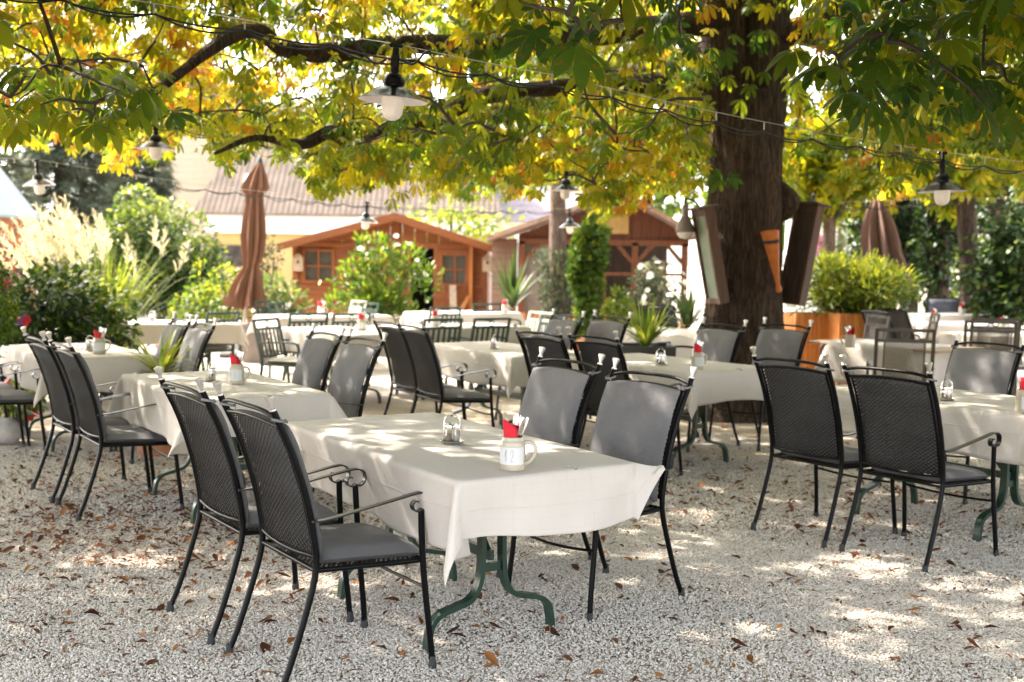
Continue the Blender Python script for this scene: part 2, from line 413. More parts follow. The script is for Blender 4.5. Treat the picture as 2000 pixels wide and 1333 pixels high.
class MB:
    """collects shapes and links them as ONE mesh"""
    def __init__(s):
        s.v, s.f = [], []
    def add(s, V, F):
        n = len(s.v)
        s.v += [tuple(map(float, p)) for p in V]
        s.f += [tuple(i + n for i in f) for f in F]
        return s
    def box(s, c, size, rz=0.0, rx=0.0, ry=0.0, bev=0.0):
        hx, hy, hz = size[0] / 2, size[1] / 2, size[2] / 2
        R = Matrix.Rotation(rz, 3, "Z") @ Matrix.Rotation(ry, 3, "Y") @ Matrix.Rotation(rx, 3, "X")
        b = min(bev, hx * .9, hy * .9, hz * .9)
        if b <= 0:
            pts = [(x, y, z) for z in (-hz, hz) for y in (-hy, hy) for x in (-hx, hx)]
            fs = [(0, 2, 3, 1), (4, 5, 7, 6), (0, 1, 5, 4), (2, 6, 7, 3), (0, 4, 6, 2), (1, 3, 7, 5)]
        else:
            pts, idx = [], {}
            for sx in (-1, 1):
                for sy in (-1, 1):
                    for sz in (-1, 1):
                        for ax in range(3):
                            p = [sx * (hx - b), sy * (hy - b), sz * (hz - b)]
                            p[ax] = (sx * hx, sy * hy, sz * hz)[ax]
                            idx[(sx, sy, sz, ax)] = len(pts)
                            pts.append(tuple(p))
            fs = []
            for ax in range(3):
                o1, o2 = (ax + 1) % 3, (ax + 2) % 3
                for sg in (-1, 1):
                    q = []
                    for (a, c2) in ((-1, -1), (1, -1), (1, 1), (-1, 1)):
                        k = [0, 0, 0]; k[ax] = sg; k[o1] = a; k[o2] = c2
                        q.append(idx[(*k, ax)])
                    fs.append(tuple(q if sg > 0 else q[::-1]))
                for a in (-1, 1):
                    for c2 in (-1, 1):
                        k0 = [0, 0, 0]; k1 = [0, 0, 0]
                        k0[ax], k1[ax] = -1, 1
                        k0[o1] = k1[o1] = a; k0[o2] = k1[o2] = c2
                        fs.append((idx[(*k0, o1)], idx[(*k1, o1)], idx[(*k1, o2)], idx[(*k0, o2)]))
            for sx in (-1, 1):
                for sy in (-1, 1):
                    for sz in (-1, 1):
                        fs.append(tuple(idx[(sx, sy, sz, ax)] for ax in range(3)))
        C = Vector(c)
        return s.add([tuple(R @ Vector(p) + C) for p in pts], fs)
    def sweep(s, path, sec, side=None, closed=False, caps=True, scale=None):
        """sweep a closed 2D section; side = fixed x-direction of the section, else parallel transport"""
        P = [Vector(p) for p in path]
        n, k = len(P), len(sec)
        V, F = [], []
        nrm = None
        for i in range(n):
            if closed:
                t = P[(i + 1) % n] - P[i - 1]
            else:
                t = P[min(i + 1, n - 1)] - P[max(i - 1, 0)]
            t.normalize()
            if side is not None:
                a = Vector(side); a = a - t * a.dot(t); a.normalize()
            else:
                if nrm is None:
                    nrm = Vector((0, 0, 1)) if abs(t.z) < 0.9 else Vector((1, 0, 0))
                nrm = nrm - t * nrm.dot(t)
                if nrm.length < 1e-6: nrm = t.orthogonal()
                nrm.normalize(); a = nrm
            b = t.cross(a)
            sc = scale[i] if scale is not None else 1.0
            for (x, y) in sec:
                V.append(tuple(P[i] + a * (x * sc) + b * (y * sc)))
        m = n if closed else n - 1
        for i in range(m):
            j = (i + 1) % n
            for q in range(k):
                r = (q + 1) % k
                F.append((i * k + q, i * k + r, j * k + r, j * k + q))
        if caps and not closed:
            F.append(tuple(range(k))[::-1]); F.append(tuple((n - 1) * k + q for q in range(k)))
        return s.add(V, F)
    def tube(s, path, r, n=8, closed=False, caps=True):
        sec = [(math.cos(2 * PI * q / n), math.sin(2 * PI * q / n)) for q in range(n)]
        rs = r if isinstance(r, (list, tuple, np.ndarray)) else [r] * len(path)
        return s.sweep(path, sec, closed=closed, caps=caps, scale=list(rs))
    def bar(s, path, w, t, side=(1, 0, 0), closed=False):
        return s.sweep(path, [(-w / 2, -t / 2), (w / 2, -t / 2), (w / 2, t / 2), (-w / 2, t / 2)], side=side, closed=closed)
    def lathe(s, prof, n=20, c=(0, 0, 0), cap=True, rot=None, squash=1.0):
        V, F = [], []
        for (r, z) in prof:
            for q in range(n):
                a = 2 * PI * q / n
                V.append((r * math.cos(a), r * math.sin(a) * squash, z))
        for i in range(len(prof) - 1):
            for q in range(n):
                r = (q + 1) % n
                F.append((i * n + q, i * n + r, (i + 1) * n + r, (i + 1) * n + q))
        if cap:
            F.append(tuple(range(n))[::-1]); F.append(tuple((len(prof) - 1) * n + q for q in range(n)))
        C = Vector(c)
        if rot is not None:
            V = [tuple(rot @ Vector(p) + C) for p in V]
        else:
            V = [tuple(Vector(p) + C) for p in V]
        return s.add(V, F)
    def grid(s, fn, nu, nv, flip=False):
        V = [fn(i / nu, j / nv) for j in range(nv + 1) for i in range(nu + 1)]
        F = []
        for j in range(nv):
            for i in range(nu):
                a = j * (nu + 1) + i
                q = (a, a + 1, a + nu + 2, a + nu + 1)
                F.append(q[::-1] if flip else q)
        return s.add(V, F)
    def build(s, name, mt, parent=None, smooth=False, angle=None):
        me = bpy.data.meshes.new(name)
        me.from_pydata(s.v, [], s.f)
        me.update()
        if smooth or angle:
            me.polygons.foreach_set("use_smooth", np.ones(len(me.polygons), dtype=bool))
            me.set_sharp_from_angle(angle=math.radians(angle or 40))
        return link(name, me, mt, parent)
def pillow(mb, fn, T, nu, nv, p=7):
    """closed pad over fn(u,v)->(pos, normal), u, v in -1..1"""
    n0 = len(mb.v)
    us = [math.sin(i / nu * PI - PI / 2) * 0.35 + (2 * i / nu - 1) * 0.65 for i in range(nu + 1)]
    vs = [math.sin(j / nv * PI - PI / 2) * 0.35 + (2 * j / nv - 1) * 0.65 for j in range(nv + 1)]
    V, F = [], []
    for sgn in (1, -1):
        for v in vs:
            for u in us:
                P, N = fn(u, v)
                e = math.sqrt(max(0, 1 - abs(u) ** p)) * math.sqrt(max(0, 1 - abs(v) ** (p * 2)))
                V.append(tuple(np.array(P) + np.array(N) * (sgn * T / 2 * e)))
    m = (nu + 1) * (nv + 1)
    for k in (0, 1):
        for j in range(nv):
            for i in range(nu):
                a = k * m + j * (nu + 1) + i
                q = (a, a + 1, a + nu + 2, a + nu + 1)
                F.append(q if k == 0 else q[::-1])
    ring = [i for i in range(nu)] + [j * (nu + 1) + nu for j in range(nv)] + [nv * (nu + 1) + i for i in range(nu, 0, -1)] + [j * (nu + 1) for j in range(nv, 0, -1)]
    for q in range(len(ring)):
        a, b = ring[q], ring[(q + 1) % len(ring)]
        F.append((b, a, a + m, b + m))
    mb.add(V, F)
    return mb

# ------------------------------------------------------------------ vectorised leaves
def rot_from(n, d):
    """rotation matrices with local z = n (approximately) and local x = d"""
    d = d / np.maximum(np.linalg.norm(d, axis=1, keepdims=True), 1e-9)
    n = n - (n * d).sum(1, keepdims=True) * d
    n = n / np.maximum(np.linalg.norm(n, axis=1, keepdims=True), 1e-9)
    y = np.cross(n, d)
    return np.stack([d, y, n], axis=2)
def leaflet(ang=0.0, L=1.0, W=0.42, droop=0.25, base=0.05, fold=0.12, obov=0.62, roll=0.0):
    """one folded leaflet: verts, tris, (t, w)"""
    pr = [(0.0, 0.0), (0.35, 0.30 * W), (obov, 0.5 * W), (0.88, 0.33 * W), (1.0, 0.0)]
    V, C = [], []
    def pt(t, w):
        x = base + t * L
        z = -droop * L * t * t - fold * W * (0 if w == 0 else -1) * abs(w) / (0.5 * W + 1e-9) * 0.5 * L * 0.5
        y = w * L
        c, s = math.cos(ang), math.sin(ang)
        return (x * c - y * s, x * s + y * c, z + y * roll)
    for t, w in pr:
        V.append(pt(t, 0)); C.append((t, 0))
    for sg in (1, -1):
        for t, w in pr[1:4]:
            V.append(pt(t, sg * w)); C.append((t, sg * w))
    F = []
    for o, fl in ((5, False), (8, True)):
        tr = [(0, 1, o), (1, 2, o + 1), (1, o + 1, o), (2, 3, o + 2), (2, o + 2, o + 1), (3, 4, o + 2)]
        F += [t[::-1] if fl else t for t in tr]
    return V, F, C
def join_leaf(parts):
    V, F, C = [], [], []
    for v, f, c in parts:
        n = len(V)
        V += v; C += c
        F += [tuple(i + n for i in t) for t in f]
    return np.array(V), np.array(F), np.array(C)
PALM = [join_leaf([leaflet(a, L, 0.38, dr, 0.03, 0.25, 0.68) for a, L, dr in zip(np.radians(an), Ls, drs)]) for an, Ls, drs in (
    ((-112, -68, -30, 4, 36, 72, 110), (0.55, 0.82, 1.0, 1.05, 0.98, 0.80, 0.5), (0.5, 0.45, 0.5, 0.6, 0.5, 0.4, 0.5)),
    ((-95, -50, -8, 34, 80), (0.62, 0.9, 1.05, 0.92, 0.66), (0.7, 0.8, 0.7, 0.9, 0.7)),
    ((-105, -62, -22, 18, 60, 100), (0.5, 0.85, 1.0, 1.02, 0.82, 0.55), (0.25, 0.3, 0.25, 0.35, 0.3, 0.25)))]
SINGLE = [join_leaf([leaflet(0, 1, 0.5, 0.25, 0.0, 0.3, 0.55)])]
NARROW = [join_leaf([leaflet(0, 1, 0.28, 0.2, 0.0, 0.3, 0.5)])]
NEEDLE = [join_leaf([leaflet(a, L, 0.12, d, 0.0, 0.2, 0.5) for a, L, d in ((0, 1, .1), (.5, .8, .0), (-.5, .8, .1), (.95, .6, -.1), (-.95, .6, .2))])]
SPRAY = [join_leaf([leaflet(a, L, 0.34, d, 0.0, 0.3, 0.6) for a, L, d in ((0, 1, .1), (.6, .75, .1), (-.6, .75, .0))])]
CURL = [join_leaf([leaflet(0, 1, 0.5, d, -0.5, f, 0.6)]) for d, f in ((-0.25, 0.6), (0.35, 1.0), (-0.1, -0.8), (0.15, 1.3))]
def leaves(name, P, N, D, size, tint, templates, mt, parent=None, smooth=True, width=None):
    """one mesh of many leaves at P, facing N, pointing along D"""
    Vs, Fs, Ls = [], [], []
    off = 0
    n = len(P)
    which = RNG.integers(0, len(templates), n)
    R = rot_from(N, D)
    size = np.broadcast_to(np.asarray(size, float), (n,))
    for k, (tv, tf, tc) in enumerate(templates):
        idx = np.where(which == k)[0]
        if len(idx) == 0: continue
        t = tv[None] * size[idx, None, None]
        if width is not None:
            t = t * np.array([1, width, 1])
        W = np.einsum("nij,nkj->nki", R[idx], t) + P[idx, None, :]
        kv = len(tv)
        F = tf[None] + (np.arange(len(idx)) * kv)[:, None, None] + off
        lc = np.empty((len(idx), kv, 3)); lc[:, :, 0] = tc[None, :, 0]; lc[:, :, 1] = tc[None, :, 1]; lc[:, :, 2] = tint[idx, None]
        Vs.append(W.reshape(-1, 3)); Fs.append(F.reshape(-1, 3)); Ls.append(lc.reshape(-1, 3))
        off += len(idx) * kv
    return mesh_np(name, np.concatenate(Vs), np.concatenate(Fs), mt, parent, smooth, np.concatenate(Ls))
def unit(n):
    v = RNG.normal(size=(n, 3))
    return v / np.linalg.norm(v, axis=1, keepdims=True)
def blades(name, base, tips, w, tint, mt, parent=None, sag=0.3, n=7, fold=0.25):
    """arching strap leaves from base points to tip points"""
    V, F, L = [], [], []
    for b, t, ti in zip(base, tips, tint):
        b, t = np.array(b, float), np.array(t, float)
        d = t - b
        h = np.array([d[0], d[1], 0]); hl = np.linalg.norm(h) + 1e-9
        side = np.array([-h[1], h[0], 0]) / hl
        ln = np.linalg.norm(d)
        o = len(V)
        for i in range(n + 1):
            s_ = i / n
            p = b + d * s_ + np.array([0, 0, 1]) * (4 * sag * ln * s_ * (1 - s_)) * (hl / ln)
            ww = w * (0.35 + 0.65 * math.sin(PI * min(1, s_ * 1.25 + 0.2) * 0.8)) * (1 - s_ ** 3) + 0.0005
            V += [p - side * ww, p + np.array([0, 0, -1]) * ww * fold, p + side * ww]
            L += [(s_, -0.5, ti - 0.0), (s_, 0, ti * 0.5), (s_, 0.5, ti)]
        for i in range(n):
            a = o + i * 3
            F += [(a, a + 1, a + 4, a + 3), (a + 1, a + 2, a + 5, a + 4)]
    return mesh_np(name, np.array(V), np.array(F), mt, parent, True, np.array(L))
# ------------------------------------------------------------------ the ground
g = MB()
g.add([(-300, -60, 0), (300, -60, 0), (300, 500, 0), (-300, 500, 0)], [(0, 1, 2, 3)])
tag(g.build("ground", MT["ground"]), kind="structure")
def stones():
    def area(n, y0, y1, s0, s1):
        y = np.sqrt(RNG.uniform(y0 ** 2, y1 ** 2, n))
        x = RNG.uniform(-1, 1, n) * (y * 0.485 + 1.3)
        s = RNG.uniform(s0, s1, n) * .72
        return np.stack([x, y, s], 1)
    A = np.concatenate([area(260000, 3.3, 6.2, .0052, .0095), area(145000, 6.2, 9.0, .0065, .011), area(7000, 3.3, 8.5, .010, .015)])
    n = len(A)
    sc = RNG.uniform(0.75, 1.2, (n, 3)) * A[:, 2:3] * np.array([1, 1, .62])
    mound = 0.012 * np.sin(A[:, 0] * 2.1 + 0.7 * np.sin(A[:, 1] * 1.7)) * np.sin(A[:, 1] * 2.9)
    P = np.stack([A[:, 0], A[:, 1], 0.003 + RNG.uniform(-.002, .004, n) + np.maximum(mound, -0.003)], 1)
    me = bpy.data.meshes.new("gravel")
    me.vertices.add(n); me.vertices.foreach_set("co", P.astype(np.float32).ravel())
    a = me.attributes.new("sz", "FLOAT_VECTOR", "POINT"); a.data.foreach_set("vector", sc.astype(np.float32).ravel())
    o = link("gravel", me, MT["gravel"])
    tag(o, "pale crushed stone gravel spread under the tables", "gravel", kind="stuff")
    ng = bpy.data.node_groups.new("stone scatter", "GeometryNodeTree")
    ng.interface.new_socket(name="Geometry", in_out="INPUT", socket_type="NodeSocketGeometry")
    ng.interface.new_socket(name="Geometry", in_out="OUTPUT", socket_type="NodeSocketGeometry")
    N, L = ng.nodes, ng.links
    gi, go = N.new("NodeGroupInput"), N.new("NodeGroupOutput")
    ico = N.new("GeometryNodeMeshIcoSphere"); ico.inputs["Subdivisions"].default_value = 1
    sm = N.new("GeometryNodeSetMaterial"); sm.inputs["Material"].default_value = MT["gravel"]
    L.new(ico.outputs["Mesh"], sm.inputs["Geometry"])
    na = N.new("GeometryNodeInputNamedAttribute"); na.data_type = "FLOAT_VECTOR"; na.inputs["Name"].default_value = "sz"
    rv = N.new("FunctionNodeRandomValue"); rv.data_type = "FLOAT_VECTOR"
    rv.inputs[0].default_value = (-.6, -.6, 0); rv.inputs[1].default_value = (.6, .6, 6.28)
    ip = N.new("GeometryNodeInstanceOnPoints")
    L.new(gi.outputs[0], ip.inputs["Points"]); L.new(sm.outputs[0], ip.inputs["Instance"])
    L.new(rv.outputs[0], ip.inputs["Rotation"]); L.new(na.outputs["Attribute"], ip.inputs["Scale"])
    L.new(ip.outputs[0], go.inputs[0])
    md = o.modifiers.new("scatter", "NODES"); md.node_group = ng
stones()
def litter():
    n = 13000
    cl = np.array([(-2.5, 6.5, .75, 2.0), (-1.7, 7.2, .8, 1.6), (-3.3, 8.0, .8, 1.4), (-2.2, 5.9, .5, .9), (-0.2, 7.6, .9, .8), (0.3, 9.0, 1.2, .8), (-1.6, 5.4, .55, .25), (-1.0, 4.7, .6, .10), (2.4, 7.0, .8, .7), (3.4, 8.0, 1.0, .5), (-1.9, 5.2, .6, .22), (1.6, 8.3, .8, .7), (2.4, 5.9, .7, .16)])
    w = cl[:, 3] / cl[:, 3].sum()
    k = RNG.choice(len(cl), n, p=w)
    xy = cl[k, :2] + RNG.normal(size=(n, 2)) * cl[k, 2:3]
    m = RNG.random(n) < 0.26
    xy[m] = np.stack([RNG.uniform(-2.6, 3.4, m.sum()), RNG.uniform(4.0, 9, m.sum())], 1)
    sz = RNG.choice([0.014, 0.034, 0.055, 0.075], n, p=[.60, .27, .10, .03]) * RNG.uniform(.7, 1.2, n)
    P = np.column_stack([xy, 0.012 + sz * 0.10])
    N = np.column_stack([RNG.normal(size=(n, 2)) * 0.25, np.ones(n)])
    a = RNG.uniform(0, 2 * PI, n)
    D = np.column_stack([np.cos(a), np.sin(a), RNG.normal(size=n) * 0.1])
    o = leaves("leaf_litter", P, N, D, sz, RNG.random(n) ** 1.6, CURL + [join_leaf([leaflet(0, 1, .26, .5, -.5, 1.4, .5)]), join_leaf([leaflet(0, 1, .42, -.4, -.4, 1.2, .65), leaflet(.7, .8, .36, .3, -.1, 1.3, .65)]), join_leaf([leaflet(0, 1, .06, .1, -.5, .5, .5)])], LEAF["litter"])
    tag(o, "dry brown chestnut leaves scattered over the gravel", "leaf litter", kind="stuff")
litter()

# ------------------------------------------------------------------ high-back chair
def yprof(z):
    zs = [0.42, 0.52, 0.68, 0.85, 0.985, 1.02]
    ys = [0.135, 0.132, 0.100, 0.045, -0.018, -0.034]
    return float(np.interp(z, zs, ys))
def back_surf(u, v, off=0.0, half=0.224):
    z = 0.475 + (0.945 - 0.475) * v
    c = 1 - u * u
    y = yprof(z) - 0.014 * c + off
    return np.array([u * half, y, z + 0.014 * c * v - 0.008 * c * (1 - v)])
def back_nrm(u, v):
    a = back_surf(u, min(1, v + .05)) - back_surf(u, max(0, v - .05))
    n = np.array([0, a[2], -a[1]])
    return n / np.linalg.norm(n)
def lattice(mb, fn, nrm, nx, ny, w, t):
    """expanded metal: diagonal strands over fn(u,v)"""
    def P(i, j):
        return fn(2 * i / nx - 1, j / ny)
    for i in range(nx):
        for j in range(ny):
            if (i + j) % 2 == 0:
                a, b = P(i, j), P(i + 1, j + 1)
            else:
                a, b = P(i + 1, j), P(i, j + 1)
            n = nrm(2 * (i + .5) / nx - 1, (j + .5) / ny)
            d = b - a; d = d / np.linalg.norm(d)
            s = np.cross(n, d) * (w / 2)
            # a strand is a thin tilted bar: three sided
            V = [a - s, a + s, a - n * t + s * .2, b - s, b + s, b - n * t + s * .2]
            mb.add(V, [(0, 1, 4, 3), (1, 2, 5, 4), (2, 0, 3, 5)])
def make_chair():
    root = empty("garden_chair")
    for s in (-1, 1):
        p = cr([(s * .25, 0, .012), (s * .247, .045, .12), (s * .245, .105, .30), (s * .244, .135, .42), (s * .245, .132, .52), (s * .248, .100, .68), (s * .251, .045, .85), (s * .2525, -.018, .985), (s * .2525, -.027, 1.005)], 4)
        m = MB().tube(p, .0122, 10)
        leg = m.build("back_leg", MT["black"], root, smooth=True, angle=50)
        MB().lathe([(.0165, .0), (.0165, .012), (.0135, .03), (.0128, .045)], 10, (s * .25, .004, 0)).build("foot_cap", MT["rubber"], leg, smooth=True, angle=40)
        f = MB().lathe([(.0135, 0), (.0135, .006), (.008, .010), (.0088, .018), (.0185, .047), (.0185, .052), (.012, .056), (0.001, .058)], 12, (s * .253, -.0275, 1.004), rot=Matrix.Rotation(math.radians(14), 3, "X"))
        f.build("finial", MT["silver"], root, smooth=True, angle=35)
    for s in (-1, 1):
        p = cr([(s * .278, .594, .012), (s * .274, .588, .1), (s * .268, .566, .3), (s * .266, .556, .42), (s * .268, .548, .55), (s * .270, .546, .602)], 4)
        leg = MB().tube(p, .0122, 10).build("front_leg", MT["black"], root, smooth=True, angle=50)
        MB().lathe([(.0165, .0), (.0165, .012), (.0135, .03), (.0128, .045)], 10, (s * .278, .594, 0)).build("foot_cap", MT["rubber"], leg, smooth=True, angle=40)
        arm = MB()
        pa = cr([(s * .258, .118, .606), (s * .272, .17, .612), (s * .274, .30, .632), (s * .272, .43, .652), (s * .270, .530, .667), (s * .270, .566, .664), (s * .270, .587, .645), (s * .270, .587, .620), (s * .270, .574, .603), (s * .270, .556, .599), (s * .270, .544, .606)], 5)
        arm.bar(pa, .026, .0055)
        pb = cr([(s * .270, .548, .606), (s * .270, .530, .598), (s * .270, .512, .606), (s * .270, .506, .624), (s * .270, .517, .638), (s * .270, .530, .634)], 4)
        arm.bar(pb, .026, .005)
        arm.tube([(s * .235, .118, .606), (s * .268, .118, .606)], .006, 8)
        arm.build("armrest", MT["armblack"], root, smooth=True, angle=35)
    r = MB()
    for z, dz, y in ((.985, .016, -.030),):
        r.tube(cr([(-.252, -.016, .980), (-.15, -.030, z + dz * .75), (0, -.036, z + dz), (.15, -.030, z + dz * .75), (.252, -.016, .980)], 6), .0085, 8)
    r.tube(cr([(-.251, .002, .945)] + [tuple(back_surf(u, 1.0)) for u in (-.9, -.5, 0, .5, .9)] + [(.251, .002, .945)], 4), .0085, 8)
    r.tube(cr([(-.243, .138, .475)] + [tuple(back_surf(u, 0.0)) for u in (-.9, -.5, 0, .5, .9)] + [(.243, .138, .475)], 4), .0085, 8)
    for s in (-1, 1):
        r.tube([tuple(back_surf(s * 1.0, v)) for v in np.linspace(0, 1, 12)], .0065, 8)
    r.build("back_frame", MT["black"], root, smooth=True, angle=50)
    bm = MB(); lattice(bm, back_surf, back_nrm, 32, 50, .0066, .0030)
    bm.build("back_mesh", MT["mesh"], root)
    sf = MB()
    ring = cr([(-.236, .135, .425), (-.25, .35, .418), (-.256, .51, .412), (-.225, .562, .408), (0, .580, .402), (.225, .562, .408), (.256, .51, .412), (.25, .35, .418), (.236, .135, .425)], 5)
    sf.tube(ring, .0105, 8)
    sf.tube([(-.24, .137, .425), (.24, .137, .425)], .0095, 8)
    sf.build("seat_frame", MT["black"], root, smooth=True, angle=50)
    sm = MB(); lattice(sm, lambda u, v: np.array([u * (.238 + .012 * v), .14 + .435 * v, .425 - .018 * v]), lambda u, v: np.array([0, .04, 1.0]), 32, 44, .0066, .0030)
    sm.build("seat_mesh", MT["mesh"], root)
    MB().tube(cr([(-.268, .574, .305), (-.14, .588, .294), (0, .594, .289), (.14, .588, .294), (.268, .574, .305)], 4), .0065, 8).build("stretcher", MT["black"], root, smooth=True)
    # seat and back pads, tied to the posts
    cu = MB()
    def bfn(u, v):
        vv = -0.035 + 1.02 * (v + 1) / 2
        p = back_surf(u, vv, 0.0, .238)
        n = back_nrm(0, min(max(vv, 0.02), 1))
        return p + n * (.028 + .006 * (1 - u * u)), n
    pillow(cu, bfn, .046, 12, 18)
    def sfn(u, v):
        t = (v + 1) / 2
        y = .158 + .425 * t
        return np.array([u * (.225 + .012 * t), y, .458 - .020 * t + .004 * math.cos(u * 2) - (.012 * max(0, t - .85) / .15)]), np.array([0, .05, 1.0])
    pillow(cu, sfn, .058, 12, 14)
    pad = cu.build("cushion", MT["cushion"], root, smooth=True, angle=60)
    for s in (-1, 1):
        tm = MB()
        c = Vector((s * .251, -.014, .968))
        ringp = [c + Vector((math.cos(a) * .022 * 1.0, math.sin(a) * .028 + .012, math.sin(a * 1) * -.006)) for a in np.linspace(0, 2 * PI, 14, endpoint=False)]
        tm.bar([tuple(q) for q in ringp], .009, .0025, side=(0, 0, 1), closed=True)
        tm.bar(cr([(s * .246, .022, .962), (s * .236, .026, .966), (s * .222, .022, .955)], 4), .009, .0025, side=(0, 0, 1))
        tm.build("tie", MT["cushion"], pad, smooth=True, angle=50)
    return root
CH0 = make_chair()
_used = []
def place(proto, x, y, theta, label, group, cat="chair"):
    o = proto if id(proto) not in _used else copy_tree(proto)
    _used.append(id(proto))
    o.location = (x, y, 0)
    o.rotation_euler = (0, 0, theta - PI / 2)
    return tag(o, label, cat, group)
GRP = "black mesh high-back garden chairs with grey cushions"
HB = [
    (-0.929, 4.080, .601, "black mesh chair nearest the camera, back turned, front left of the table with mug 12"),
    (-1.312, 4.606, .604, "second black mesh chair from the front, left side of the table with mug 12"),
    (0.636, 5.326, 3.815, "grey cushioned chair facing the camera on the near right of the mug 12 table"),
    (0.279, 5.966, 3.757, "grey cushioned chair facing the camera on the far right of the mug 12 table"),
    (1.544, 6.265, .635, "black backed chair, left of the pair at the table on the right edge"),
    (1.913, 5.781, .637, "black backed chair, nearer of the pair at the table on the right edge"),
    (-2.951, 7.120, .614, "brown lit mesh chair, farther of the pair left of the mug 13 table"),
    (-2.610, 6.660, .592, "brown lit mesh chair, nearer of the pair left of the mug 13 table"),
    (-1.307, 7.897, 3.707, "grey cushioned chair, farther of the pair right of the mug 13 table"),
    (-0.975, 7.420, 3.720, "grey cushioned chair, nearer of the pair right of the mug 13 table"),
    (-2.720, 9.300, 3.680, "grey cushioned chair, farther of the pair behind the yucca in the terracotta pot"),
    (-2.400, 8.820, 3.680, "grey cushioned chair, nearer of the pair behind the yucca in the terracotta pot"),
    (-1.017, 9.431, .518, "dark backed chair, farther of the pair left of the table with the wire caddy only"),
    (-0.773, 8.953, .487, "dark backed chair with its armrest showing, left of the table with the wire caddy only"),
    (0.209, 8.340, .662, "black backed chair behind the front grey pair, farther left one of two"),
    (0.581, 7.963, .639, "black backed chair behind the front grey pair, nearer right one of two"),
    (0.507, 10.942, 3.694, "grey backrest in front of the columnar cypress, farther of its pair"),
    (0.922, 10.840, 3.776, "grey backrest beside the square yucca planter, nearer of its pair"),
    (1.778, 9.725, 3.723, "grey backrest against the left half of the chestnut trunk"),
    (2.342, 9.825, 3.770, "grey backrest right of the chestnut trunk, in front of the orange planter"),
    (3.260, 7.830, 3.742, "wide grey backrest behind the sunlit table at the right edge"),
    (fr(1.42, -9.25)[0], fr(1.42, -9.25)[1], .62, "chair cut by the left edge, only its grey seat showing, nearer one"),
    (fr(1.40, -9.93)[0], fr(1.40, -9.93)[1], .62, "chair cut by the left edge, only its grey seat showing, farther one"),
]
for x, y, t, lb in HB:
    place(CH0, x, y, t, lb, GRP)

# ------------------------------------------------------------------ folding tables and their cloths
def make_table(L=1.5, W=0.8, inset=0.41):
    root = empty("folding_table")
    MB().box((0, 0, .735), (W, L, .026), bev=.006).build("tabletop", MT["top"], root)
    for e in (-1, 1):
        y = e * inset
        m = MB()
        for s in (-1, 1):
            p = cr([(s * .047, y, .722), (s * .047, y, .50), (s * .049, y, .32), (s * .062, y, .235), (s * .10, y, .180), (s * .17, y, .158), (s * .235, y, .140), (s * .272, y, .105), (s * .286, y, .05), (s * .290, y, 0)], 5)
            m.bar(p, .042, .020, side=(0, 1, 0))
        m.box((0, y, .300), (.090, .018, .034))
        m.box((0, y, .712), (.60, .04, .02))
        m.build("leg_frame", MT["green"], root, smooth=True, angle=35)
    m = MB()
    m.bar([(0, -inset, .345), (0, inset, .345)], .022, .040, side=(1, 0, 0))
    for e in (-1, 1):
        m.bar([(0, e * (inset - .03), .36), (0, e * .08, .71)], .018, .018, side=(1, 0, 0))
    m.build("stretcher", MT["green"], root)
    return root
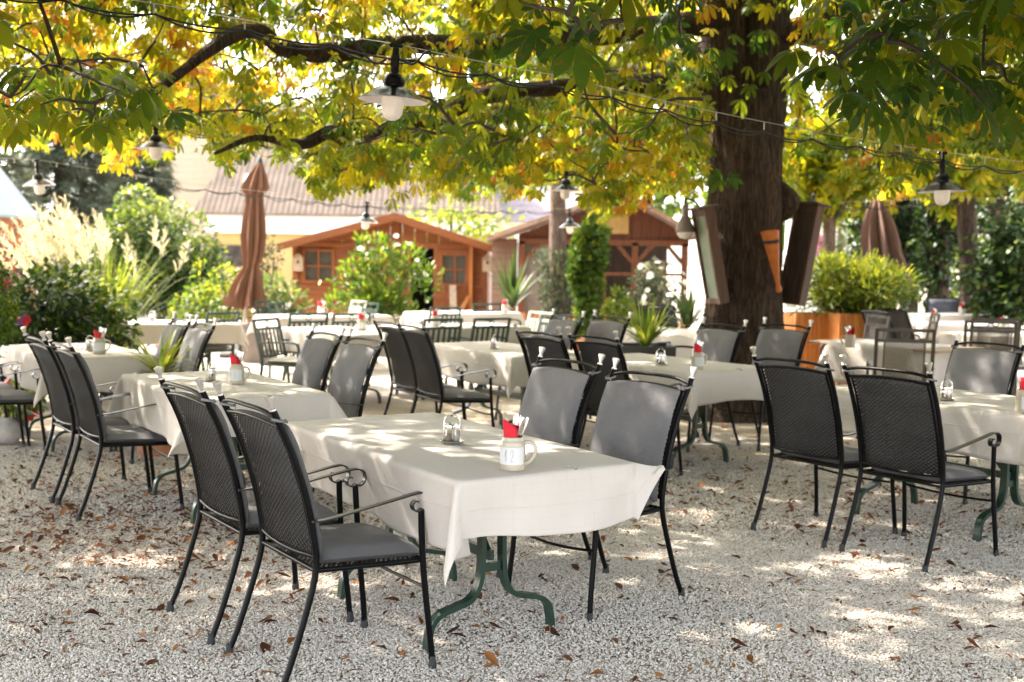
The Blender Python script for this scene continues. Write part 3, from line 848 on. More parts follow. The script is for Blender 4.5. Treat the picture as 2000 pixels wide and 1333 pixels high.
def make_cloth(L, W, dx, dy, seed, flare={}, no=11, tuck=False, tips={}):
    """linen draped over a W x L board; dx, dy drops; flare: corner (sx, sy) -> how far it swings out"""
    rg = np.random.default_rng(seed)
    ph = rg.uniform(0, 6, 8)
    hx, hy, z0 = W / 2 + .004, L / 2 + .004, .7535
    def ax(h, d, n_in, n_out):
        return np.concatenate([np.linspace(-h - d, -h, n_out, endpoint=False), np.linspace(-h, h, n_in, endpoint=False), np.linspace(h, h + d, n_out + 1)])
    dl, dr_ = dx if isinstance(dx, tuple) else (dx, dx)
    xs, ys = np.concatenate([np.linspace(-hx - dl, -hx, no, endpoint=False), np.linspace(-hx, hx, 18, endpoint=False), np.linspace(hx, hx + dr_, no + 1)]), ax(hy, dy, 28, no)
    V, A = [], []
    rb = .018
    def hang(d):                       # rounded edge, then straight down
        q = rb * PI / 2
        if d < q:
            t = d / rb
            return rb * math.sin(t), -rb * (1 - math.cos(t))
        return rb, -rb - (d - q)
    for y in ys:
        for x in xs:
            ex, ey = max(0, abs(x) - hx), max(0, abs(y) - hy)
            sx, sy = (1 if x > 0 else -1), (1 if y > 0 else -1)
            z = z0 + .0012 * math.sin(x * 9 + ph[0]) * math.sin(y * 7 + ph[1])
            px, py = min(max(x, -hx), hx), min(max(y, -hy), hy)
            if ex > 0 and ey > 0 and (sx, sy) in tips:
                ddx = dr_ if sx > 0 else dl
                p_, q_ = ex / ddx, ey / dy
                A_ = np.array([tips[(sx, sy)][0] * .95, 0, tips[(sx, sy)][2] * .8]); B_ = np.array([0, sy * (.018 + .06 * dy), -dy]); T_ = np.array(tips[(sx, sy)])
                s_ = (p_ * q_) ** .85
                g_ = A_ * p_ + B_ * q_ + (T_ - A_ - B_) * s_
                g_[2] += .012 * math.sin(p_ * 5 + 1) * math.sin(q_ * 6)
                px += g_[0]; py += g_[1]; z += g_[2]
            elif ex > 0 and ey > 0:
                r = math.hypot(ex, ey)
                a = math.atan2(ey, ex)
                f = flare.get((sx, sy), 0.0)
                m_ = math.sin(2 * a)
                k = .10 + (.30 + f) * m_ ** 1.3
                k = min(k, .97)
                h = rb * min(1, r / .03) + r * k * 0.95
                aa = a + (PI / 4 - a) * .25 * m_
                px += sx * math.cos(aa) * h
                py += sy * math.sin(aa) * h
                z -= math.sqrt(max(0, r * r - (r * k) ** 2)) * (1 - .02 * m_)
            elif ex > 0:
                o, dz = hang(ex)
                tp_ = [k for k in tips if k[0] == sx]
                wt_ = max(0, 1 - abs(y - tp_[0][1] * hy) / .42) if tp_ else 0
                if wt_ > 0:
                    wt_ = wt_ * wt_ * (3 - 2 * wt_)
                    rx_, rz_ = abs(tips[tp_[0]][0]) * .95 * ex / dr_, tips[tp_[0]][2] * .8 * ex / dr_
                    o = o * (1 - wt_) + rx_ * wt_; dz = dz * (1 - wt_) + rz_ * wt_
                wv = (.012 * math.sin(y * 7.5 + ph[2]) + .008 * math.sin(y * 15 + ph[3] + ex * 5)) * min(1, ex / .15); dz *= 1 + .05 * math.sin(y * 4.1 + ph[6])
                px += sx * (o + (-.20 if sx < 0 and tuck else .04) * max(0, ex - .03) + wv); z += dz
            elif ey > 0:
                o, dz = hang(ey)
                wv = (.016 * math.sin(x * 9.5 + ph[4]) + .008 * math.sin(x * 19 + ph[5] + ey * 5)) * min(1, ey / .15); dz *= 1 + .07 * math.sin(x * 6.3 + ph[7])
                py += sy * (o + .07 * max(0, ey - .03) + wv); z += dz
            V.append((px, py, z)); A.append((x, y, 0))
    nx, ny = len(xs), len(ys)
    F = [(j * nx + i, j * nx + i + 1, (j + 1) * nx + i + 1, (j + 1) * nx + i) for j in range(ny - 1) for i in range(nx - 1)]
    o = mesh_np("tablecloth", np.array(V), np.array(F), MT["cloth"], None, True)
    a = o.data.attributes.new("uvc", "FLOAT_VECTOR", "POINT")
    a.data.foreach_set("vector", np.array(A, dtype=np.float32).ravel())
    md = o.modifiers.new("thickness", "SOLIDIFY"); md.thickness = .0012; md.offset = -1
    return o
TB0 = make_table()
CLOTHS = []
def table(x, y, th, what, L=1.5, W=.8, dx=.24, dy=.24, seed=1, flare={}, proto=None, no=11, tuck=False, tips={}):
    t = place(proto or TB0, x, y, th, "green legged " + what[4:], "folding tables under cream cloths", "table")
    t.rotation_euler = (0, 0, th - PI / 2)
    c = make_cloth(L, W, dx, dy, seed, flare, no, tuck, tips)
    c.location = (x, y, 0); c.rotation_euler = t.rotation_euler
    tag(c, "cream linen cloth on " + what, "tablecloth", "cream tablecloths on the tables")
    return c
# the object's local x runs across the table (along F), local -y towards R
def tb(f, r, what, **k):
    x, y = fr(f, r)
    return table(x, y, TH + PI / 2, what, **k)
def loc_on(f, r):
    return fr(f, r)
table(*fr(2.545, -4.145), TH + PI / 2 - .045, "the nearest table, carrying mug 12", seed=3, flare={(1, -1): .58, (-1, -1): -.10}, dx=(.29, .17), dy=.23, W=.77, L=1.62, no=30, tuck=True, tips={(1, -1): (.135, -.03, -.035)})
table(*fr(2.52, -6.72), TH + PI / 2 - .045, "the middle left table, carrying mug 13", seed=4, flare={(1, -1): .2, (-1, -1): .25}, dx=(.29, .17), dy=.22, W=.77, no=24)
tb(2.40, -9.60, "the far left table beside the dark shrubs", seed=5, dx=.27, dy=.27)
tb(6.00, -4.05, "the right edge table, patched with sunlight", seed=6, flare={(-1, -1): .1}, dx=.26, dy=.22)
tb(6.06, -6.60, "the table in front of the chestnut trunk", seed=7, dx=.26, dy=.24)
tb(5.70, -8.32, "the table with only a wire caddy, behind the grey chairs", seed=8, flare={(1, -1): .15}, dx=.27, dy=.26)
tb(5.45, -11.05, "the small table among green chairs, nearest the parasol", seed=9)
table(fr(6.75, -14.1)[0], fr(6.75, -14.1)[1], TH, "the long back table with a mug before the cabin wall", seed=10, L=1.6)
table(fr(6.95, -11.35)[0], fr(6.95, -11.35)[1], TH, "the long table behind two green chairs, right of the oleander", seed=11, L=1.85)
table(fr(9.1, -14.3)[0], fr(9.1, -14.3)[1], TH, "the back table beside the agave pot", seed=12)
table(-3.98, 13.4, .22, "the white table behind the left shrubs", seed=13, L=1.5)
tb(9.62, -7.12, "the table behind the bronze mesh chair", seed=14, flare={(-1, -1): .45, (1, -1): .1}, dx=.42, dy=.42, W=.8, L=.95)
table(5.95, 15.6, .35, "the right back table with hanging front cloth", seed=15, L=1.5)
table(7.1, 18.6, .3, "the farthest right table below the blue chairs", seed=16)
table(5.9, 13.35, .35, "the right table behind the wide grey backrest", seed=17)
tb(8.95, -9.45, "the table left of the trunk with its cloth corner hanging", seed=18, flare={(-1, -1): .3}, dx=.30, dy=.30)
# ------------------------------------------------------------------ green slatted chairs
def make_slatted(frame, slat, pad=True, mesh=False, h=.88, nsl=6):
    root = empty("slatted_armchair")
    for s in (-1, 1):
        p = cr([(s * .235, -.06, 0), (s * .235, -.01, .22), (s * .235, .02, .42), (s * .235, -.02, .62), (s * .235, -.085, h)], 4)
        MB().bar(p, .030, .022, side=(1, 0, 0)).build("back_leg", frame, root, smooth=True, angle=40)
        p = cr([(s * .25, .50, 0), (s * .25, .475, .2), (s * .25, .465, .42), (s * .25, .46, .60), (s * .25, .43, .645), (s * .25, .36, .655)], 4)
        MB().bar(p, .026, .022, side=(1, 0, 0)).build("front_leg", frame, root, smooth=True, angle=40)
        MB().bar(cr([(s * .245, .40, .655), (s * .245, .2, .650), (s * .24, -.01, .640)], 4), .035, .018, side=(1, 0, 0)).build("armrest", frame, root, smooth=True, angle=40)
    def by(z): return float(np.interp(z, [.42, .62, h], [.02, -.02, -.085]))
    m = MB()
    for z in (h - .012, h - .105):
        m.box((0, by(z), z), (.47, .016, .030))
    m.tube([(math.cos(a) * .030, by(h - .058) + .0, h - .058 + math.sin(a) * .030) for a in np.linspace(0, 2 * PI, 16, endpoint=False)], .006, 6, closed=True)
    m.build("back_frame", frame, root)
    m = MB()
    m.box((0, by(.50) - .002, .495), (.45, .016, .024))
    if mesh:
        lattice(m, lambda u, v: np.array([u * .165, by(.50 + (h - .62) * v) , .50 + (h - .62) * v]), lambda u, v: np.array([0, 1.0, .2]), 22, 30, .008, .002)
        for s in (-1, 1):
            m.bar([(s * .168, by(.50), .50), (s * .168, by(h - .11), h - .11)], .012, .012)
        m.build("back_panel", MT["bronzemesh"], root)
    else:
        for i in range(nsl):
            x = -.175 + .35 * i / (nsl - 1)
            m.bar([(x, by(.50), .50), (x, by(h - .105), h - .105)], .032, .008)
        m.build("back_slats", slat, root)
    m = MB()
    for y in (.03, .46):
        m.box((0, y, .420), (.47, .022, .026))
    for i in range(7):
        m.box((-.19 + .38 * i / 6, .245, .425), (.045, .42, .012))
    for s in (-1, 1):
        m.box((s * .236, .245, .418), (.022, .42, .024))
    m.build("seat", frame, root)
    if pad:
        cu = MB()
        pillow(cu, lambda u, v: (np.array([u * .215, .25 + v * .21, .456]), np.array([0, 0, 1.0])), .05, 8, 8)
        cu.build("seat_pad", MT["seatpad"], root, smooth=True, angle=60)
    return root
GC0 = make_slatted(MT["green"], MT["green"])
GB0 = make_slatted(MT["weathered"], MT["weathered"])  # pale copy of the green chair, sunlight painted as beige lacquer
GR = "green slatted armchairs round the back tables"
for x, y, t, lb in (
    (-2.52, 12.0, -.35, "green slatted chair with both arms showing, right of the parasol pole"),
    (-2.42, 13.4, 2.18, "green chair with round back ring, left of the two before the back white cloth"),
    (-1.93, 13.5, 2.18, "green chair with round back ring, right of the two before the back white cloth"),
    (-3.30, 16.3, -.25, "green chair under the parasol skirt with white seat pad, in front"),
    (-3.62, 16.9, -.25, "green chair under the parasol skirt, half hidden behind another"),
    (-3.42, 13.3, 2.55, "green slatted chair left of the parasol pole, leaning back to the right"),
    (-2.15, 16.8, 3.75, "green chair just left of the oleander, nearer one"),
    (-.80, 12.55, 2.18, "green chair back below the cabin door, left one of two"),
    (-.27, 12.85, 2.18, "green chair back below the cabin door, right one of two"),
    (-.34, 17.0, -1.0, "green chair with broad top rails in front of the agave pot"),
    (-.95, 15.6, 2.18, "dark green chair low below the open cabin doorway"),
    (.42, 13.6, 3.75, "dark green chair beside the grey backrest before the cypress"),
):
    place(GC0, x, y, t, lb, GR)
for x, y, t, lb in ((-2.42, 17.5, 3.75, "slatted chair coloured beige for sunlight, behind the green one left of the oleander"), (.30, 14.5, 3.75, "slatted chair coloured beige for sunlight, right of the agave pot")):
    place(GB0, x, y, t, lb, "slatted chairs coloured beige for sunlight")
BR0 = make_slatted(MT["brown"], MT["brown"], pad=False, mesh=True, h=.985)
BRG = "brown framed armchairs on the right"
for x, y, t, lb in (
    (3.40, 9.90, 1.36, "brown square framed chair with see-through bronze mesh back, behind the black pair"),
    (3.90, 12.4, 3.30, "brown chair seen from the side against the orange planter"),
    (4.80, 13.2, 2.95, "brown chair seen from the side before the right back table"),
    (5.15, 12.2, 1.35, "dark framed chair with open square back at the right edge"),
    (4.85, 11.6, 1.30, "small brown chair with bright top rail above the wide grey backrest"),
):
    place(BR0, x, y, t, lb, BRG)
def make_folding():
    root = empty("folding_chair")
    for s in (-1, 1):
        MB().bar(cr([(s * .20, .42, 0), (s * .20, .12, .40), (s * .20, -.05, .66), (s * .20, -.08, .88)], 4), .024, .012).build("side_rail", MT["green"], root)
        MB().bar([(s * .185, -.05, 0), (s * .185, .36, .44)], .024, .012).build("crossed_leg", MT["green"], root)
    m = MB()
    for i in range(3):
        m.box((0, -.05 - .012 * i, .62 + .085 * i), (.40, .014, .055), rx=-.12)
    m.build("back_slats", MT["slat"], root)
    m = MB()
    for i in range(6):
        m.box((0, .06 + .065 * i, .452), (.40, .045, .014))
    m.build("seat", MT["green"], root)
    return root
tag(place(make_folding(), -3.72, 12.35, PI + .25, "green folding chair with pale horizontal back slats before the white table", None), cat="chair")
def make_sling(fab, h=.98):
    root = empty("sling_armchair")
    for s in (-1, 1):
        MB().tube(cr([(s * .255, -.10, 0), (s * .255, .05, .30), (s * .255, .06, .44), (s * .255, -.02, .70), (s * .255, -.13, h)], 4), .014, 8).build("side_tube", MT["black"], root, smooth=True)
        MB().tube(cr([(s * .27, .50, 0), (s * .27, .46, .40), (s * .27, .43, .62), (s * .27, .34, .655), (s * .27, .15, .645), (s * .262, .0, .62)], 4), .012, 8).build("armrest", MT["black"], root, smooth=True)
    m = MB()
    prof = cr([(.50, .43), (.42, .445), (.25, .425), (.10, .415), (.045, .46), (.01, .60), (-.05, .78), (-.125, h - .01)], 5)
    V = [(x, p[0], p[1]) for p in prof for x in (-.248, -.1, .1, .248)]
    F = [(i * 4 + j, i * 4 + j + 1, i * 4 + 5 + j, i * 4 + 4 + j) for i in range(len(prof) - 1) for j in range(3)]
    m.add(V, F)
    o = m.build("sling", fab, root, smooth=True)
    md = o.modifiers.new("thickness", "SOLIDIFY"); md.thickness = .006
    m = MB()
    m.tube(cr([(-.255, -.13, h), (0, -.14, h + .012), (.255, -.13, h)], 4), .012, 8)
    m.build("top_rail", MT["black"], root, smooth=True)
    m = MB()
    for q in range(5):
        z = .55 + .085 * q
        m.box((0, float(np.interp(z, [.46, .6, .78, h], [.045, .01, -.05, -.125])) + .012, z), (.49, .006, .006))
    m.build("back_seams", fab, root)
    return root
SL0, SB0 = make_sling(MT["sling"]), make_sling(MT["slingblue"])
for x, y, t, lb in (
    (4.82, 14.1, .25, "black sling chair with bright top rail right of the orange planter"),
    (4.36, 13.4, .30, "black sling chair half behind the orange planter edge"),
    (1.82, 14.1, -1.25, "black sling chair behind the spiky yucca in the square planter"),
    (2.02, 12.2, 3.3, "dark chair between the square planter yucca and the trunk"),
):
    place(SL0, x, y, t, lb, "black sling chairs")
for x, y, t, lb in ((7.25, 19.2, -1.75, "slate blue sling chair, wider left one behind the farthest right table"), (7.85, 19.2, -1.95, "slate blue sling chair, right one before the dark hedge")):
    place(SB0, x, y, t, lb, "slate blue sling chairs")

# ------------------------------------------------------------------ things on the tables
ZT = .7546
def make_mug(digits=None, seed=0):
    rg = np.random.default_rng(seed)
    root = empty("stoneware_mug")
    b = MB().lathe([(.034, 0), (.0465, .001), (.048, .006), (.047, .020), (.0465, .085), (.0470, .098), (.043, .108), (.0405, .113), (.041, .121), (.0395, .123), (.0375, .121), (.0385, .10), (.0400, .012), (.02, .008)], 36)
    b.build("mug_body", MT["mug"], root, smooth=True, angle=50)
    MB().tube(cr([(.043, 0, .100), (.062, 0, .104), (.080, 0, .096), (.087, 0, .078), (.080, 0, .052), (.063, 0, .032), (.045, 0, .024)], 5), [.0075] * 31, 10).build("handle", MT["mug"], root, smooth=True)
    lab = MB()
    R_ = .0485
    a0, a1 = -2.75, -.35
    lab.grid(lambda u, v: ((R_ * math.cos(a0 + (a1 - a0) * u)), R_ * math.sin(a0 + (a1 - a0) * u), .024 + .064 * v), 24, 2)
    lo = lab.build("paper_label", MT["paper"], root, smooth=True)
    if digits:
        for d, shape in enumerate(digits):
            pass
        strokes = {"1": [[(-.25, .45), (-.02, .95), (.05, .98), (.02, .5), (0, 0)]],
                   "2": [[(-.28, .68), (-.12, .95), (.12, .98), (.25, .75), (.12, .45), (-.22, .05), (0, .02), (.38, .08)]],
                   "3": [[(-.22, .88), (.02, 1.0), (.24, .82), (.16, .60), (-.04, .52), (.20, .44), (.28, .20), (.08, .0), (-.24, .08)]]}
        ink = MB()
        for d, ch in enumerate(digits):
            for st in strokes[ch]:
                pts = cr([(p[0], p[1], 0) for p in st], 5)
                path = []
                for p in pts:
                    ang = -1.62 + (d - .5) * .46 + p[0] * .55 * .75
                    z = .034 + p[1] * .044
                    path.append(((R_ + .0004) * math.cos(ang), (R_ + .0004) * math.sin(ang), z))
                ink.tube(path, .0010, 5)
        ink.build("number", MT["ink"], lo)
    return root
def make_cutlery(seed, n=7):
    rg = np.random.default_rng(seed)
    root = empty("cutlery_bundle")
    # napkins: folded paper standing in the mug
    m = MB()
    for k in range(3):
        rad = .031 - .006 * k
        def fn(u, v, rad=rad, k=k):
            a = -PI * .98 + u * PI * (1.5 - .12 * k)
            lean = -.008 * v
            top = .112 + .046 + (.020 if k < 2 else .006) * -math.cos(a - .3) * 1.0
            z = .015 + (top - .015) * v
            r = rad * (.9 + .16 * v + .05 * math.sin(a * 5 + k) * v)
            return (r * math.cos(a) + lean, r * math.sin(a), z)
        m.grid(fn, 22, 6)
    nk = m.build("napkin", MT["red"], root, smooth=True)
    md = nk.modifiers.new("thickness", "SOLIDIFY"); md.thickness = .0012
    for i in range(n):
        a = rg.uniform(0, 2 * PI); q = .006 + .014 * rg.random()
        base = np.array([q * math.cos(a) * .5, q * math.sin(a) * .5, .018])
        tip = np.array([.004 + .052 * (i / max(1, n - 1)) + rg.normal() * .003, rg.normal() * .010, .196 - .012 * (i / n) + rg.uniform(-.012, .010)])
        path = [base + (tip - base) * t for t in np.linspace(0, 1, 9)]
        sc = [1, .8, .75, .75, .8, 1.05, 1.5, 1.6, .9]
        c = MB().sweep([tuple(p) for p in path], [(math.cos(x) * .0055, math.sin(x) * .0018) for x in np.linspace(0, 2 * PI, 8, endpoint=False)], side=(math.cos(a), math.sin(a), 0), scale=sc)
        c.build("cutlery", MT["chrome"], root, smooth=True, angle=50)
    return root
def make_caddy(toothpick=False, slim=False):
    root = empty("condiment_caddy")
    m = MB().lathe([(.0, .004), (.043, .004), (.050, .009), (.052, .013), (.0515, .014), (.048, .010), (.042, .006), (0, .006)], 28, squash=.78)
    m.build("tray", MT["chrome"], root, smooth=True, angle=40)
    hw = .036
    MB().tube(cr([(-hw, 0, .008), (-hw, 0, .05), (-hw + .001, 0, .085), (-hw * .72, 0, .112), (0, 0, .124), (hw * .72, 0, .112), (hw - .001, 0, .085), (hw, 0, .05), (hw, 0, .008)], 5), .0030, 8).build("carry_loop", MT["chrome"], root, smooth=True)
    for k, (x, y) in enumerate(((-.017, -.006), (.018, .008))):
        s = MB().lathe([(.0155, 0), (.016, .004), (.016, .050), (.0145, .056)], 8, (x, y, .0075))
        sh = s.build("shaker", MT["glass"], root, smooth=True, angle=30)
        MB().lathe([(.0135, 0), (.0138, .032 if k == 0 else .046)], 10, (x, y, .011)).build("filling", MT["pepper" if k == 0 else "salt"], sh, smooth=True, angle=40)
        MB().lathe([(.0185, .054), (.0190, .058), (.0190, .070), (.016, .078), (.009, .081)], 14, (x, y, .0075)).build("cap", MT["chrome"], sh, smooth=True, angle=40)
    if toothpick:
        m = MB()
        for q in range(6):
            a = q * 1.05
            m.tube([(math.cos(a) * .004, .02 + math.sin(a) * .004, .01), (math.cos(a) * .007, .02 + math.sin(a) * .007, .105)], .0011, 5)
        m.build("toothpicks", MT["palewood"], root)
    return root
MUGS = [make_mug("12"), make_mug("13"), make_mug(None)]
CUT = [make_cutlery(11, 7), make_cutlery(12, 8)]
CAD = [make_caddy(), make_caddy(True)]
def put(proto, x, y, z, rz, label, cat, group):
    o = proto if id(proto) not in _used else copy_tree(proto)
    _used.append(id(proto))
    o.location = (x, y, z); o.rotation_euler = (0, 0, rz)
    return tag(o, label, cat, group)
def mug_at(u, v, d, k, where, rz=-.25, z=ZT, xy=None):
    if xy is None:
        r = ray(u, v); t = (z - CAMH) / r[2]
        x, y = float(r[0] * t), float(r[1] * t)
    else:
        x, y = xy
    put(MUGS[k], x, y, z, rz, "beige stoneware mug " + where, "mug", "stoneware mugs holding cutlery")
    put(CUT[1 if k == 1 else 0], x, y, z + .012, rz, "cutlery and red napkin in the mug " + where, "cutlery", "napkins with cutlery in the mugs")
mug_at(1001, 917, 0, 0, "numbered 12 on the nearest table")
mug_at(462, 750, 0, 1, "numbered 13 on the middle left table")
mug_at(194, 691, 0, 2, "on the far left table beside the dark shrubs", rz=.0)
mug_at(1362, 721, 0, 2, "on the table in front of the chestnut trunk", rz=.6)
mug_at(1660, 679, 0, 2, "on the table left of the bronze mesh chair", rz=2.6)
mug_at(2001, 806, 0, 2, "cut by the right edge on the sunlit table", rz=.4)
mug_at(0, 0, 0, 2, "on the long back table before the cabin wall", rz=.2, xy=tuple(at(627, 612, 15.4)[:2]))
mug_at(0, 0, 0, 2, "on the small table among green chairs", rz=.5, xy=tuple(at(706, 640, 12.2)[:2]))
mug_at(0, 0, 0, 2, "on the long table behind two green chairs", rz=.5, xy=tuple(at(850, 620, 13.2)[:2]))
mug_at(0, 0, 0, 2, "on the back table beside the agave pot", rz=.5, xy=tuple(at(986, 610, 16.8)[:2]))
mug_at(0, 0, 0, 2, "at the left end of the right back table", rz=.5, xy=tuple(at(1822, 640, 15.3)[:2]))
mug_at(0, 0, 0, 2, "on the farthest right table below the blue chairs", rz=.5, xy=tuple(at(1878, 615, 18.5)[:2]))
mug_at(0, 0, 0, 2, "on the right table behind the wide grey backrest", rz=.3, xy=tuple(at(1958, 650, 13.4)[:2]))
def caddy_at(u, v, k, where, rz=.1, xy=None):
    if xy is None:
        r = ray(u, v); t = (ZT - CAMH) / r[2]
        x, y = float(r[0] * t), float(r[1] * t)
    else:
        x, y = xy
    put(CAD[k], x, y, ZT, rz, "salt and pepper caddy " + where, "condiment caddy", "salt and pepper caddies")
caddy_at(883, 867, 0, "on the nearest table beside mug 12", -.15)
caddy_at(414, 745, 1, "and toothpicks beside mug 13", 1.2)
caddy_at(176, 686, 1, "on the far left table beside the dark shrubs", 1.0)
caddy_at(965, 682, 1, "alone on the table behind the grey chairs", 1.3)
caddy_at(1290, 713, 0, "on the table in front of the chestnut trunk", .3)
caddy_at(1848, 783, 0, "on the sunlit table at the right edge", .2)
caddy_at(0, 0, 1, "on the white table behind the left shrubs", .8, tuple(at(297, 625, 13.3)[:2]))
def make_clip():
    root = empty("tablecloth_clip")
    MB().bar(cr([(0, .042, .012), (0, .004, .012), (0, -.008, .006), (0, -.010, -.010), (0, -.008, -.040)], 4), .012, .0022).build("clip_strip", MT["clip"], root, smooth=True, angle=50)
    MB().bar(cr([(-.004, -.008, -.034), (-.016, -.014, -.041), (-.036, -.012, -.040), (-.04, -.004, -.034)], 4), .004, .0022, side=(0, 0, 1)).build("wire_foot", MT["clip"], root, smooth=True)
    return root
CL0 = make_clip()
for f, r, L, where in ((2.555 + .10, -4.145, 1.62, "nearest table edge in front of mug 12"), (2.56 + .06, -6.72, 1.5, "table edge in front of mug 13"), (6.00, -4.05, 1.5, "sunlit right table beside its loose corner"), (6.06, -6.60, 1.5, "table edge in front of the chestnut trunk"), (5.70, -8.32, 1.5, "table edge with only a wire caddy")):
    ang = TH - (.045 if L > 1.5 or "13" in where else 0)
    c0 = fr(*((2.545, -4.145) if L > 1.5 else (2.52, -6.72) if "13" in where else (f, r)))
    lx, ly = (f - 2.545 if L > 1.5 else .06), -L / 2 - .006
    x, y = c0[0] + math.cos(ang) * lx - math.sin(ang) * ly, c0[1] + math.sin(ang) * lx + math.cos(ang) * ly
    put(CL0, x, y, .745, ang, "small steel clip gripping the cloth on the " + where, "clip", "tablecloth clips")
# ------------------------------------------------------------------ lamps and cable strings
def make_lamp(flat=False):
    root = empty("pendant_lamp")     # origin at the bulb's top, hanging
    m = MB()
    m.lathe([(.014, .058), (.020, .060), (.020, .085), (.014, .092)], 12)
    m.box((0, 0, .115), (.040, .034, .060), bev=.006)
    m.box((0, 0, .160), (.030, .028, .040), bev=.006)
    m.box((0, 0, .188), (.064, .030, .020), bev=.006)
    m.tube([(-.020, 0, .125), (-.036, 0, .125)], .006, 8); m.tube([(.020, 0, .125), (.036, 0, .125)], .006, 8)
    m.build("bracket", MT["lampblack"], root, smooth=True, angle=35)
    MB().lathe([(.020, .062), (.034, .056), (.050, .030), (.0505, .012), (.048, .010), (.048, .002), (.052, .0)], 28, cap=False).build("cap", MT["lampblack"], root, smooth=True, angle=40)
    h = -.056 if not flat else -.018
    sh = MB().lathe([(.048, .002), (.075, -.006), (.120, h * .62), (.152, h - .002), (.160, h - .006)], 40, cap=False).build("shade", MT["lampblack"], root, smooth=True)
    MB().lathe([(.046, -.002), (.074, -.011), (.119, h * .62 - .005), (.151, h - .006), (.1598, h - .0085)], 40, cap=False).build("shade_lining", MT["lampwhite"], sh, smooth=True)
    MB().lathe([(.040, -.005), (.046, -.015), (.050, -.05), (.0505, -.095), (.047, -.122), (.036, -.142), (.018, -.153), (.001, -.156)], 28).build("bulb", MT["bulb"], root, smooth=True)
    return root
LP0 = make_lamp()
LAMPS = [  # bulb top pixel, depth, label
    (769, 190, 5.35, "black pendant lamp nearest the camera, hanging above the mug 12 table"),
    (1840, 370, 7.6, "pendant lamp at the right with shining shade before the dark hedge"),
    (304, 288, 9.6, "pendant lamp at the upper left, just under yellow chestnut leaves"),
    (1105, 370, 12.0, "black pendant lamp in front of the pale thin trunk"),
    (75, 360, 11.6, "pale topped lamp at the left edge before the grey conifer"),
    (715, 432, 14.6, "small bluish lamp in front of the left cabin gable"),
    (1113, 442, 16.4, "small bluish lamp between ivy trunk and cypress"),
]
LPOS = []
for i, (u, v, d, lb) in enumerate(LAMPS):
    p = at(u, v - 107 / d, d)
    LPOS.append(p)
    o = put(LP0, *[float(q) for q in p], [.1, -.2, .3, .1, .6, .2, -.3][i], lb, "lamp", "pendant lamps on the cable strings")
    o.rotation_euler = (0.0, math.radians([3, -2, 1, 2, -5, 4, -3][i]), o.rotation_euler[2])
def string(name, pts, label, clips=18, near=True):
    """a carrier wire with two slack black cables clipped under it"""
    root = empty(name, tuple(float(q) for q in pts[0]))
    o0 = np.array(pts[0])
    P = [np.array(p) - o0 for p in pts]
    full = []
    for a, b in zip(P[:-1], P[1:]):
        ln = np.linalg.norm(b - a)
        k = max(4, int(ln / .12))
        for j in range(k):
            t = j / k
            full.append(a + (b - a) * t - np.array([0, 0, .02 * ln * t * (1 - t)]))
    full.append(P[-1])
    MB().tube([tuple(p) for p in full], .0022, 5).build("carrier_wire", MT["steelwire"], root)
    cum = np.concatenate([[0], np.cumsum([np.linalg.norm(full[i + 1] - full[i]) for i in range(len(full) - 1)])])
    def pos(s):
        return np.array([np.interp(s, cum, [p[k] for p in full]) for k in range(3)])
    T = cum[-1]
    gap = T / clips
    for q in (0, 1):
        path = []
        for i in range(clips * 8 + 1):
            s = T * i / (clips * 8)
            t = (s % gap) / gap
            dz = -.050 - (.020 + .022 * q) * 4 * t * (1 - t) - .008 * math.sin(s * 3 + q)
            path.append(tuple(pos(s) + np.array([0, .008 * (q - .5) * (1 - abs(2 * t - 1)), dz])))
        MB().tube(path, .0045, 6).build("cable", MT["cable"], root, smooth=True)
    for i in range(1, clips):
        c = pos(i * gap)
        MB().box((c[0], c[1], c[2] - .024), (.008, .012, .046), bev=.003).build("cable_clip", MT["clearclip"], root)
    return tag(root, label, "light cable", "lamp cable strings")
def up(p, dz=.197): return np.array(p) + np.array([0, 0, dz])
string("lamp_cable", [at(-250, -95, 5.0), at(330, 12, 5.15), up(LPOS[0]), at(1100, 150, 5.9), at(1480, 236, 6.75), up(LPOS[1], .197), at(2300, 345, 8.6)], "black lamp cable sagging across the picture past the chestnut trunk", 22)
string("lamp_cable", [at(-200, 215, 9.0), up(LPOS[2]), at(700, 300, 10.8), up(LPOS[3]), at(1440, 355, 13.0)], "lamp cable half hidden in leaves, through the upper left lamp", 24)
string("lamp_cable", [at(-150, 300, 11.0), up(LPOS[4]), at(330, 352, 12.4), up(LPOS[5]), up(LPOS[6]), at(1330, 395, 16.8), at(1560, 380, 17.5)], "farthest lamp cable, strung in front of the cabins", 30)
string("lamp_cable", [at(1640, 395, 12.0), at(1860, 385, 12.5), at(2250, 392, 13.0)], "lamp cable strung behind the right lamp at the hedge", 12)
# lamp leads of the nearest lamp hang in loops
def lead():
    p = LPOS[0]
    m = MB()
    for s in (-1, 1):
        m.tube(cr([tuple(p + np.array([s * .035, 0, .125])), tuple(p + np.array([s * .075, 0, .105])), tuple(p + np.array([s * .105, 0, .115])), tuple(p + np.array([s * .14, .0, .155 + .0])), tuple(p + np.array([s * .17, .0, .185 - s * .02]))], 5), .0055, 7)
    return m
tag(lead().build("lamp_lead", MT["cable"], None, smooth=True), "looped black leads either side of the nearest pendant lamp", "lamp lead")

